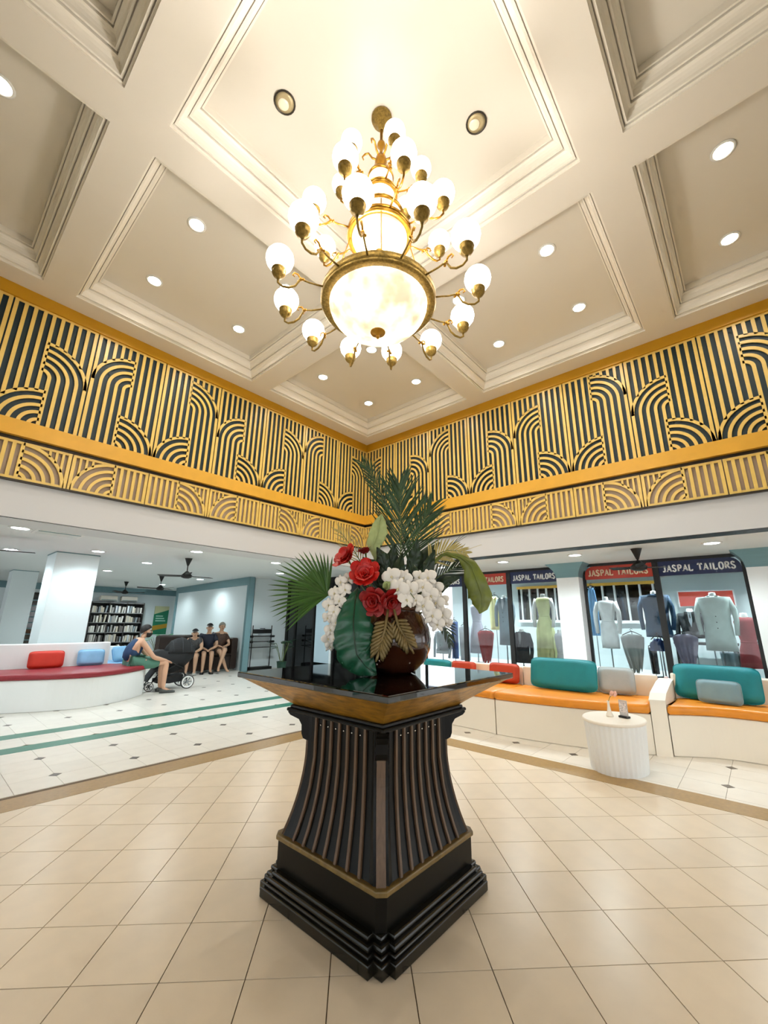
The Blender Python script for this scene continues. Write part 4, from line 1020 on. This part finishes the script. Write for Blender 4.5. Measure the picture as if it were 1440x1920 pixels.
# ---- low ceiling lights
LP=[(.88,7.79,'lit ceiling light at the far left of the lounge beside the air grille'),(1.12,10.45,'lit ceiling light left of the white column'),(2.25,9.32,'lit ceiling light touching the top right of the white column'),
 (3.43,12.98,'lit ceiling light over the bookshelf side of the lounge'),(3.49,10.36,'lit ceiling light left of the nearest black fan'),(3.46,7.80,'lit ceiling light just above the nearest black fan'),
 (6.10,13.24,'lit ceiling light above the seated trio'),(6.17,18.5,'lit ceiling light by the rear wall above the bookshelf'),(6.21,16.5,'lit ceiling light behind the second fan'),
 (5.3,7.9,'lit ceiling light over the fan palm leaf'),(6.6,9.6,'lit ceiling light over the black garment rack')]
for x,y,l in LP: downlight(x,y,ZL,l,'lit ceiling lights in the lounge',True,.105,LOUNGE_W)
fan('nearest black ceiling fan in the lounge',3.787,8.865,ZL,R(10),.6)
fan('second black ceiling fan, left of the partition',4.94,13.26,ZL,R(40),.6)
fan('farthest black ceiling fan, over the bookshelf',4.96,16.36,ZL,R(-20),.6)
fan('black ceiling fan cut by the left edge of the picture',.62,8.75,ZL,R(-3),.62,.17)
t=thing('ceiling_air_grille','white flush air-conditioning grille in the lounge ceiling at the left','air grille',(1.34,7.86,ZL))
MB().box(-.3,.3,-.2,.2,-.012,0).build('frame',m_white,t)
for k in range(5): MB().box(-.26,.26,-.15+.07*k,-.12+.07*k,-.018,-.012).build('slat',m_lowceil if k else m_tealframe,t)
# ---- curved bench with dark red seat
m_maroon=mat('maroon_vinyl','#8e1f2b',.42,noise=.05,nscale=6); m_lb=mat('light_blue_fabric','#85b7dd',.6,noise=.06,nscale=8,bump=.12,bscale=16); m_redp=mat('bright_red_fabric','#c9301c',.6,noise=.05,nscale=9,bump=.08,bscale=25)
m_bench=mat('bench_white','#eef1f0',.4)
sofa_unit('white curved bench with dark red seat and low white backrest at the left edge',[(-.2,9.6),(.5,9.1),(1.28,8.72),(1.8,8.46),(2.3,8.37),(2.84,8.6),(3.3,9.02),(3.38,9.25)],[(-.2,10.4),(.5,9.95),(1.28,9.72),(1.8,9.66),(2.3,9.66),(2.7,9.7),(2.8,9.72),(2.86,9.74)],.95,m_maroon,None,.03,.13,.46,'curved_bench',m_bench,.085)
MB()
cushion('bright red cushion on the dark red bench seat at the left',(1.84,9.5,.55),.5,.28,.13,m_redp,0,-.15,group='cushions on the lounge seating')
cushion('light blue cushion on the dark red bench seat behind the man',(2.52,9.54,.55),.42,.28,.13,m_lb,R(-4),-.2,group='cushions on the lounge seating')
# second white bench behind with blue cushions
sofa_unit('white bench with blue cushions behind the seated man',[(2.55,10.35),(3.0,10.3),(3.45,10.4)],[(2.55,11.0),(3.0,11.0),(3.45,11.05)],.8,m_lb,None,.01,.1,.42,'rear_bench',m_bench,.08)
cushion('light blue cushion lying on the bench behind the column',(2.85,10.66,.52),.55,.42,.16,m_lb,R(10),-.5,group='cushions on the lounge seating')
cushion('light blue cushion leaning on the bench nearest the seated man',(3.35,10.48,.51),.4,.32,.15,m_lb,R(25),-.35,group='cushions on the lounge seating')
sofa_unit('white bench backing the column at the far left',[(-.6,11.6),(.2,11.3),(1.0,11.2)],[(-.6,12.4),(.2,12.1),(1.0,12.0)],1.1,m_bench,None,.01,.15,.42,'far_bench',m_bench,.08)
# ---- bookshelf with books
bs=thing('bookshelf','dark five-row bookshelf full of books on the rear lounge wall','bookshelf',(5.8,19.68,0)); BWd=1.9
m_shelf=mat('dark_shelf','#3b3634',.5); m_board=mat('grey_shelf_board','#8d8f8e',.5)
MB().box(-BWd/2,BWd/2,.18,.2,.05,2.05).build('back_panel',m_blackm,bs)
for s in (-1,-.33,.33,1): MB().box(s*BWd/2-.02,s*BWd/2+.02,-.12,.18,.0,2.05).build('upright',m_shelf,bs)
ROWZ=[.1,.48,.86,1.24,1.62]
for z in ROWZ+[2.02]: MB().box(-BWd/2,BWd/2,-.12,.18,z-.02,z+.01).build('shelf_board',m_board,bs)
BC=['#e6e4dc','#c9c7c0','#a8a5a0','#efece2','#6f6a66','#d8cfba','#8f9aa0','#3f3c3a','#b98f72','#dfe6ea']
rown=['bottom','second lowest','middle','second highest','top']
bkm=[]
for k,cx_ in enumerate(BC):
    bkm.append(mat('book_cover_%d'%k,cx_,.6))
for ri,z in enumerate(ROWZ):
    x=-BWd/2+.05
    while x<BWd/2-.09:
        for s in (-.33,.33):
            if abs(x-s*BWd/2)<.06: x=s*BWd/2+.03
        wv=random.uniform(.035,.075); hv=random.uniform(.2,.3); dv=.17; m_=random.choice(bkm[:7] if random.random()<.8 else bkm)
        lean=random.choice((0,0,0,.12))
        mb=MB(); mb.prism([(0,0),(wv,0),(wv+lean*hv,hv),(lean*hv,hv)],-.08,-.08+dv,lambda u,v,w:(u,w,v))

        o=mb.build('book',m_,None,loc=(5.8+x,19.68,z+.01))
        tone='pale' if m_ in (bkm[0],bkm[1],bkm[3],bkm[5],bkm[9]) else 'darker'
        tag(o,'%s book standing on the %s row of the dark bookshelf'%(tone,rown[ri]),'book','books on the %s shelf row'%rown[ri])
        x+=wv+lean*hv+random.choice((.004,.004,.01,.05))
for x,l in ((5.45,'left of two white wall air conditioners above the bookshelf'),(6.2,'right of two white wall air conditioners above the bookshelf')):
    t=thing('wall_air_conditioner',l,'air conditioner',(x,19.9,2.1),0,'air conditioners above the bookshelf')
    MB().slab([(-.3,-.2),(.3,-.2),(.3,0),(-.3,0)],0,.2,.03,3).build('body',m_warmwhite,t); MB().box(-.27,.27,-.205,-.19,.02,.045).build('outlet_flap',m_tealframe,t)
t=thing('wall_poster','tall green and ochre poster on the rear wall','poster',(7.62,19.88,.75))
MB().box(-.3,.3,0,.02,0,1.2).build('board',mat('poster_green','#1f7d5a',.5),t)
MB().prism([(-.3,.85),(.3,1.05),(.3,1.2),(-.3,1.2)],-.004,0,lambda u,v,w:(u,w,v)).build('top_print',mat('poster_cream','#cfd3a6',.5),t)
MB().prism([(-.3,.16),(.3,.28),(.3,.46),(-.3,.36)],-.004,0,lambda u,v,w:(u,w,v)).build('ochre_print',mat('poster_ochre','#b08a25',.5),t)
for k in range(3): MB().box(-.22,.2-.06*k,-.004,0,.55+.1*k,.6+.1*k).build('print_line',mat('poster_light','#a7d6c4',.5),t)
def leafy(label,x,y,h,n,m_,pot_m,nm='potted_plant',pr=.14,ph=.25):
    t=thing(nm,label,'plant',(x,y,0)); MB().lathe([(1e-4,0),(pr*.75,0),(pr,ph),(pr*1.08,ph+.01),(pr*.9,ph+.01),(pr*.85,ph-.03),(1e-4,ph-.03)],18).build('pot',pot_m,t,True)
    for k in range(n):
        a=2.4*k; l=h*random.uniform(.35,.55); p0=Vector((.03*math.cos(a),.03*math.sin(a),ph-.02)); p1=p0+Vector((math.cos(a)*l*.5,math.sin(a)*l*.5,h-ph-l*.3+random.uniform(-.1,.1)))
        MB().tube([p0,p0.lerp(p1,.5)+Vector((0,0,.05)),p1],.006,5).build('stem',m_stem,t)
        d=Vector((math.cos(a),math.sin(a),random.uniform(-.2,.5))).normalized(); mb=MB(); blade(mb,p1,p1+d*l*.7,.07,.05,d.cross(Vector((0,0,1))),6); mb.build('leaf',m_,t)
    return t
leafy('bright green potted plant below the green poster',6.0,15.6,.95,12,mat('bright_leaf','#2f8a4c',.45,noise=.2,nscale=9),m_white)
leafy('dark green potted plant beside the black garment rack',7.5,10.5,.85,11,mat('rubber_leaf','#1c3f2c',.4,noise=.2,nscale=9),mat('green_pot','#1f4a3a',.4))
MB()
# ---- garment rack
t=thing('display_rack','black metal display rack with shelves against the white lounge wall','rack',(7.2,11.15,0))
for x in (-.32,.32): MB().tube([(x,0,0),(x,0,1.25)],.014,6).build('upright',m_blackm,t)
MB().box(-.32,.32,-.012,.012,1.02,1.14).build('header_board',m_blackm,t); MB().lathe([(1e-4,0),(.075,0),(.075,.02),(1e-4,.02)],16).build('emblem',m_blackm,t,loc=(0,0,1.15))
for z in (.93,.78,.62): MB().box(-.42,.42,-.06,.06,z,z+.018).build('shelf_rail',m_blackm,t)
MB().box(-.36,.34,-.12,.12,0,.09).build('foot_plate',m_blackm,t)
for s in (-1,1):
    for z in (.93,.78): MB().box(s*.36-.06,s*.36+.06,-.03,.03,z-.025,z+.035).build('clip',m_blackm,t)
# ---- dark brown sofa with the trio
m_leather=mat('dark_brown_leather','#2e211b',.42,noise=.15,nscale=8); SX=5.62; SY=11.9
t=thing('leather_sofa','dark brown leather sofa with the seated trio by the partition','sofa',(SX,SY,0))
MB().slab([(-.82,-.42),(.82,-.42),(.82,.25),(-.82,.25)],.06,.42,.03,3).build('seat_base',m_leather,t)
for x in (-.41,.41): MB().slab([(x-.4,-.45),(x+.4,-.45),(x+.4,.14),(x-.4,.14)],.42,.47,.025,3).build('seat_cushion',m_leather,t)
MB().slab([(-.95,.14),(.95,.14),(.95,.42),(-.95,.42)],.06,.98,.06,3).build('backrest',m_leather,t)
for s in (-1,1): MB().slab([(s*.9-.09,-.45),(s*.9+.09,-.45),(s*.9+.09,.2),(s*.9-.09,.2)],.05,.9 if s>0 else .62,.04,3).build('armrest',m_leather,t)
for sx in (-.8,.8):
    for sy in (-.35,.35): MB().box(sx-.03,sx+.03,sy-.03,sy+.03,0,.07).build('foot',m_blackm,t)

# ================================================================== PEOPLE
def skin(name,vs,es,m_,parent,root=0,sub=2,loc=None):
    me=bpy.data.meshes.new(name); me.from_pydata([v[:3] for v in vs],es,[]); o=bpy.data.objects.new(name,me); C.objects.link(o)
    md=o.modifiers.new('s','SKIN'); md.use_smooth_shade=True; sd=o.modifiers.new('u','SUBSURF'); sd.levels=sub; sd.render_levels=sub
    for i,v in enumerate(vs):
        r=v[3] if isinstance(v[3],tuple) else (v[3],v[3]); me.skin_vertices[0].data[i].radius=r; me.skin_vertices[0].data[i].use_root=(i==root)
    dg=bpy.context.evaluated_depsgraph_get(); e=o.evaluated_get(dg); nm=bpy.data.meshes.new_from_object(e)
    bpy.data.objects.remove(o,do_unlink=True); nm.materials.clear(); nm.materials.append(m_)
    nm.polygons.foreach_set('use_smooth',[True]*len(nm.polygons))
    return obj(name,nm,parent,loc)
m_skin=mat('skin_light','#d3a587',.5); m_skin2=mat('skin_tan','#c39a7c',.5); m_hair=mat('dark_hair','#17120f',.6,noise=.3,nscale=60); m_hairg=mat('grey_hair','#8d8b80',.6,noise=.3,nscale=60)
def person(label,loc,rz,J,sk,cloth,hair,shoes,head_r=.1,extra=None,group=None,face=0):
    """J: joint dict in local coords, person faces +X"""
    t=thing('person',label,'person',loc,rz,group)
    V=[];E=[];ix={}
    def v(n,p,r): ix[n]=len(V); V.append((*p,r)); return ix[n]
    def e(a,b): E.append((ix[a],ix[b]))
    v('pel',J['pel'],.125); v('belly',J['belly'],.125); v('chest',J['chest'],.135); v('neck0',J['neck'],.06); v('neck1',tuple(Vector(J['neck']).lerp(Vector(J['head']),.45)),.052)
    v('h0',tuple(Vector(J['head'])+Vector((.01,0,-.06))),.065); v('h1',tuple(Vector(J['head'])+Vector((0,0,.01))),head_r*.82); v('h2',tuple(Vector(J['head'])+Vector((-.01,0,.075))),head_r*.66)
    for a,b in (('pel','belly'),('belly','chest'),('chest','neck0'),('neck0','neck1'),('neck1','h0'),('h0','h1'),('h1','h2')): e(a,b)
    for s in ('l','r'):
        v('sh'+s,J['sh'+s],.062); v('el'+s,J['el'+s],.045); v('fa'+s,tuple(Vector(J['el'+s]).lerp(Vector(J['wr'+s]),.4)),.042); v('wr'+s,J['wr'+s],.03)
        w_=Vector(J['wr'+s]); d=(w_-Vector(J['el'+s])).normalized(); side=d.cross(Vector((0,0,1))).normalized()
        v('pa'+s,tuple(w_+d*.06),(.036,.022))
        for a,b in (('chest','sh'+s),('sh'+s,'el'+s),('el'+s,'fa'+s),('fa'+s,'wr'+s),('wr'+s,'pa'+s)): e(a,b)
        for k in range(4):
            off=side*(.024*(k-1.5)*.8); b0=w_+d*.085+off; L=(.05,.058,.055,.042)[k]
            v('f%d%s'%(k,s),tuple(b0+d*L*.5+Vector((0,0,-.004))),.009); v('g%d%s'%(k,s),tuple(b0+d*L+Vector((0,0,-.022))),.008); e('pa'+s,'f%d%s'%(k,s)); e('f%d%s'%(k,s),'g%d%s'%(k,s))
        v('t0'+s,tuple(w_+d*.05+side*.038*(1 if s=='l' else -1)),.011); v('t1'+s,tuple(w_+d*.085+side*.045*(1 if s=='l' else -1)+Vector((0,0,-.01))),.009); e('wr'+s,'t0'+s); e('t0'+s,'t1'+s)
        v('hip'+s,J['hip'+s],.1); v('th'+s,tuple(Vector(J['hip'+s]).lerp(Vector(J['kn'+s]),.55)),.085); v('kn'+s,J['kn'+s],.062); v('ca'+s,tuple(Vector(J['kn'+s]).lerp(Vector(J['an'+s]),.32)+Vector((-.015,0,0))),.062); v('an'+s,J['an'+s],.036)
        for a,b in (('pel','hip'+s),('hip'+s,'th'+s),('th'+s,'kn'+s),('kn'+s,'ca'+s),('ca'+s,'an'+s)): e(a,b)
        f=Vector(J['toe'+s]); v('toe'+s,tuple(Vector(J['an'+s]).lerp(f,.6)+Vector((0,0,-.012))),(.036,.028)); v('tt'+s,tuple(f),(.034,.02)); e('an'+s,'toe'+s); e('toe'+s,'tt'+s)
    body=skin('body',V,E,sk,t,0,1)
    hd=Vector(J['head']); ft=R(face); fd=Vector((math.cos(ft),math.sin(ft),0)); sdv=Vector((-math.sin(ft),math.cos(ft),0))
    # face: nose, eyes, mouth, ears
    mb=MB(); mb.tube([hd+fd*.075+Vector((0,0,.03)),hd+fd*.1+Vector((0,0,-.005)),hd+fd*.102+Vector((0,0,-.015)),hd+fd*.08+Vector((0,0,-.024))],[.008,.014,.015,.01],8); mb.build('nose',sk,t,True)
    for s in (-1,1):
        MB().ball(tuple(hd+fd*.077+sdv*s*.032+Vector((0,0,.022))),.011,8,6,.7).build('eye',mat('eye_dark','#241a16',.3),t,True)
        MB().ball(tuple(hd+sdv*s*.082+fd*-.005+Vector((0,0,-.0))),.026,8,6,1.2,.5,.5).build('ear',sk,t,True)
    MB().tube([hd+fd*.072-sdv*.022+Vector((0,0,-.05)),hd+fd*.084+Vector((0,0,-.05)),hd+fd*.072+sdv*.022+Vector((0,0,-.05))],.006,6).build('mouth',mat('lip','#9c5a50',.5),t,True)
    hair(t,hd,fd,sdv,head_r)
    cloth(t,J)
    for s in ('l','r'):
        a=Vector(J['an'+s]); f=Vector(J['toe'+s]); d=(f-a); d.z=0; d.normalize(); n=Vector((-d.y,d.x,0)); rs=[]
        zb=min(0,f.z-.03)
        if shoes:
            h0=a-d*.06; 
            for q,wd,ht in ((0,.03,.07),(.05,.042,.075),(.12,.045,.065),(.2,.05,.05),(.25,.045,.04),(.275,.025,.03)):
                c=h0+d*q; rs.append([(c.x+n.x*wd*k,c.y+n.y*wd*k,f.z-.032+z) for k,z in ((-1,.0),(1,.0),(1,ht*.6),(.5,ht),(-.5,ht),(-1,ht*.6))])
            MB().rings(rs).build('shoe',shoes,t,True)
    return t
def cap_hair(m_,beard=None,long=False,cap=False):
    def f(t,hd,fd,sdv,r):
        mb=MB(); rows=[]; NB_=24
        for k in range(9):
            row=[]
            for i in range(NB_):
                b=2*math.pi*i/NB_; cb=math.cos(b); amx=(70 if cap else 62+46*(1-cb)/2+18*max(0,-cb)); a=R(3+(amx-3)*k/8)
                d=fd*cb+sdv*math.sin(b); rr=r*1.0*math.sin(a)
                row.append(hd+d*rr*(1.0 if abs(math.sin(b))<.7 else .96)+Vector((0,0,r*1.1*math.cos(a)+.03))-fd*.006)
            rows.append(row)
        mb.rings(rows,True,True); mb.build('hair' if not cap else 'cap',m_,t,True)
        if cap:
            MB().rings([[hd+fd*(.07+.09*q)+sdv*s*(.07-.035*q)+Vector((0,0,.052-.015*q+h_)) for s,h_ in ((-1,0),(1,0),(1,.006),(-1,.006))] for q in (0,.5,1)]).build('cap_peak',m_,t)
        if beard:
            b_=MB(); rows=[]
            for k in range(6):
                a=R(98+52*k/5); row=[]
                for i in range(13):
                    q=R(-105+210*i/12); e_=.006*math.sin(math.pi*i/12); rr=(r*.9+e_)*math.sin(a)+.006
                    row.append(hd+(fd*math.cos(q)+sdv*math.sin(q))*rr+Vector((0,0,r*1.12*math.cos(a)-.004-(.012*math.cos(q) if k==0 else 0)))+fd*.012)
                rows.append(row+[hd+(p-hd)*.86 for p in row[::-1]])
            b_.rings(rows); b_.build('beard',beard,t,True)
    return f
def torso_cloth(m_top,m_bot,sleeves=False,short=.5,skirt=False,tank=False,pattern=None):
    def f(t,J):
        P=lambda a,b,k:tuple(Vector(J[a]).lerp(Vector(J[b]),k))
        V=[(*J['pel'],.168),(*J['belly'],.17),(*J['chest'],.172),(*P('chest','neck',.6),.105)]; E=[(0,1),(1,2),(2,3)]
        for s in ('l','r'):
            n=len(V); V.append((*P('chest','sh'+s,.85 if not tank else .55),.098 if not tank else .085)); E.append((2,n))
            if sleeves: V.append((*P('sh'+s,'el'+s,.62),.074)); E.append((n,n+1))
        skin('top',V,E,m_top,t,0,1)
        V=[(*J['pel'],.162)]; E=[]
        for s in ('l','r'):
            n=len(V); V.append((*J['hip'+s],.145)); V.append((*P('hip'+s,'kn'+s,short*.6),.116)); V.append((*P('hip'+s,'kn'+s,short),.112)); E+=[(0,n),(n,n+1),(n+1,n+2)]
        skin('shorts' if not skirt else 'skirt',V,E,m_bot,t,0,1)
    return f
def sit(lean=.05,knee=.0,w=.19,leg=.43,spread=.1,hz=.55,arm='knee',reach=0,drop=0):
    J={'pel':(0,0,hz),'belly':(.02+lean*.3,0,hz+.17),'chest':(.03+lean,0,hz+.34),'neck':(.05+lean*1.3,0,hz+.5),'head':(.08+lean*1.5,0,hz+.63)}
    for s,k in (('l',1),('r',-1)):
        J['sh'+s]=(.02+lean,k*w,hz+.42); J['hip'+s]=(.04,k*.09,hz-.02); J['kn'+s]=(leg,k*spread,hz-.03); J['an'+s]=(leg+.0,k*spread,.085); J['toe'+s]=(leg+.16,k*(spread+.02),.035)
        J['el'+s]=(.16+lean,k*(w+.05),hz+.15); J['wr'+s]=(.36+reach,k*.08,hz+.08+drop)
    return J
# man on the bench end, facing +X towards the pushchair
J=sit(.17,0,.19,.62,.11,.60,reach=.2,drop=-.03)
J['belly']=(-.01,0,.76); J['chest']=(.05,0,.92); J['neck']=(.14,0,1.04); J['head']=(.2,0,1.155)
for s,k in (('l',1),('r',-1)): J['sh'+s]=(.1,k*.18,.98); J['el'+s]=(.34,k*.21,.68); J['wr'+s]=(.6,k*.12,.60)
person('bearded man in a dark blue tank top and green shorts leaning towards a black pushchair',(3.06,9.12,0),R(-4),J,m_skin,torso_cloth(mat('navy_cotton','#1f3e63',.7,noise=.06,nscale=12),mat('green_cotton','#4f7f6d',.7),False,.82,tank=True),cap_hair(m_hair,m_hair),mat('grey_shoe','#4a4d4c',.6),.105)
# trio on the leather sofa, facing the camera side (-Y)
J=sit(.02,0,.17,.50,.07,.57,reach=-.06,drop=.03); J['knl']=(.5,.02,.6); J['anl']=(.56,-.13,.13); J['toel']=(.7,-.17,.07); J['knr']=(.46,-.1,.55); J['anr']=(.5,.1,.085); J['toer']=(.62,.14,.035)
person('woman in a brown print dress sitting cross-legged at the right of the dark sofa',(6.2,11.75,0),R(-100),J,m_skin2,torso_cloth(mat('brown_print','#4c3528',.7,noise=.5,nscale=45),mat('brown_print_skirt','#5a4636',.7,noise=.5,nscale=45),True,.85,True),cap_hair(m_hairg),None,.1,group='people on the dark sofa')
J=sit(.05,0,.18,.48,.1,.54,reach=-.02,drop=0)
person('person in a dark navy T-shirt and black cap in the middle of the dark sofa',(5.86,11.76,0),R(-112),J,m_skin2,torso_cloth(mat('navy_shirt','#171f30',.7),mat('dark_short','#1b1b1c',.7),True,.8),cap_hair(m_blackm,None,False,True),m_blackm,.1,group='people on the dark sofa')
J=sit(.2,0,.16,.45,.1,.50,reach=.02,drop=-.02); J['chest']=(.2,0,.80); J['neck']=(.27,0,.92); J['head']=(.32,0,1.03); J['shl']=(.2,.16,.86); J['shr']=(.2,-.16,.86)
person('person in a dark cap and patterned shirt at the left of the dark sofa',(5.5,11.76,0),R(-120),J,m_skin2,torso_cloth(mat('grey_print','#4a4b4c',.7,noise=.5,nscale=40),mat('dark_short','#1b1b1c',.7),True,.8),cap_hair(mat('charcoal_cap','#2c2f33',.6),None,False,True),mat('grey_sneaker','#a9a79f',.6),.095,group='people on the dark sofa')
# ---- pushchair
t=thing('pushchair','black pushchair with a folding hood and white-rimmed wheels in front of the seated man','pushchair',(3.95,9.5,0),R(-8))
def wheel(x,y,r,nm='wheel'):
    W_=MB(); n=28
    wo=MB(); wo.rings([[(x+r*math.cos(2*math.pi*i/n)*k,y+w_,r+r*math.sin(2*math.pi*i/n)*k) for i in range(n)] for k,w_ in ((.84,-.02),(1,-.015),(1,.015),(.84,.02))],False,False); wo.rings([[(x+r*.84*math.cos(2*math.pi*i/n),y+w_,r+r*.84*math.sin(2*math.pi*i/n)) for i in range(n)] for w_ in (.02,-.02)],False,False); o=wo.build(nm,m_blackm,t,True)
    rm=MB(); rm.rings([[(x+r*math.cos(2*math.pi*i/n)*k,y+w_,r+r*math.sin(2*math.pi*i/n)*k) for i in range(n)] for k,w_ in ((.86,-.023),(.66,-.023),(.66,.023),(.86,.023),(.86,-.023))],False,False); rm.build('rim',m_white,o,True)
    hb=MB(); hb.rings([[(x+r*.16*math.cos(2*math.pi*i/12),y+w_,r+r*.16*math.sin(2*math.pi*i/12)) for i in range(12)] for w_ in (-.03,.03)])
    for k in range(6):
        a=math.pi/3*k; hb.tube([(x,y,r),(x+r*.68*math.cos(a),y,r+r*.68*math.sin(a))],.009,5)
    hb.build('hub',m_steel if nm=='wheel' else m_blackm,o)
wheel(.33,-.24,.135); wheel(.33,.24,.135); wheel(-.38,-.2,.085,'front_wheel'); wheel(-.38,.2,.085,'front_wheel')
for s in (-1,1):
    MB().tube([(.33,s*.22,.14),(.2,s*.23,.42),(-.2,s*.23,.62),(-.52,s*.21,.78),(-.6,s*.19,.76)],.013,8).build('side_frame',m_blackm,t,True)
    MB().tube([(-.38,s*.19,.09),(-.25,s*.22,.3),(.1,s*.23,.5)],.012,8).build('front_strut',m_blackm,t,True)
MB().tube([(-.6,-.19,.76),(-.62,0,.76),(-.6,.19,.76)],.014,8).build('handlebar',m_blackm,t,True)
m_pram=mat('pushchair_fabric','#16181a',.75,noise=.15,nscale=14); m_hood=mat('hood_fabric','#33363b',.7)
rs=[]
for x,z0,z1,wd in ((-.4,.55,.72,.16),(-.25,.42,.78,.2),(0,.32,.74,.21),(.2,.4,.8,.21),(.42,.62,.86,.18)):
    rs.append([(x,-wd,z0),(x,wd,z0),(x+.02,wd,z1),(x+.02,-wd,z1)])
MB().rings(rs).build('seat_shell',m_pram,t,True)
rows=[]
for k in range(9):
    a=R(10+165*k/8); rows.append([(.16-.27*math.cos(a)*1.0,.215*math.sin(b) if False else .22*math.cos(R(180*q/10)),.72+.3*math.sin(a)*math.sin(R(180*q/10))) for q in range(11)])
hd_=MB(); hd_.rings([r+[(p[0],p[1]*.96,p[2]-.012) for p in r[::-1]] for r in rows]); hd_.build('hood',m_pram,t,True)
for k in (2,4,6):
    MB().tube(rows[k],.008,6).build('hood_rib',m_hood,t,True)
rs=[]
for x,z0,z1 in ((-.25,.14,.2),(0,.12,.26),(.25,.15,.28)): rs.append([(x,-.18,z0),(x,.18,z0),(x,.18,z1),(x,-.18,z1)])
MB().rings(rs).build('basket',m_pram,t)
MB().rings([[(x,-.2,.45-h_),(x,.2,.45-h_),(x,.2,.5-h_),(x,-.2,.5-h_)] for x,h_ in ((-.42,.28),(-.3,.1),(-.1,0))]).build('footrest',m_pram,t)
for s,z in ((-1,.6),(1,.55)): MB().ball((.1+.04*s,-.17,z),.04,10,7,.7,1.3).build('toy_tassel',mat('beige_plush','#b9a888',.8),t,True)
# dark rucksack on the bench end leg
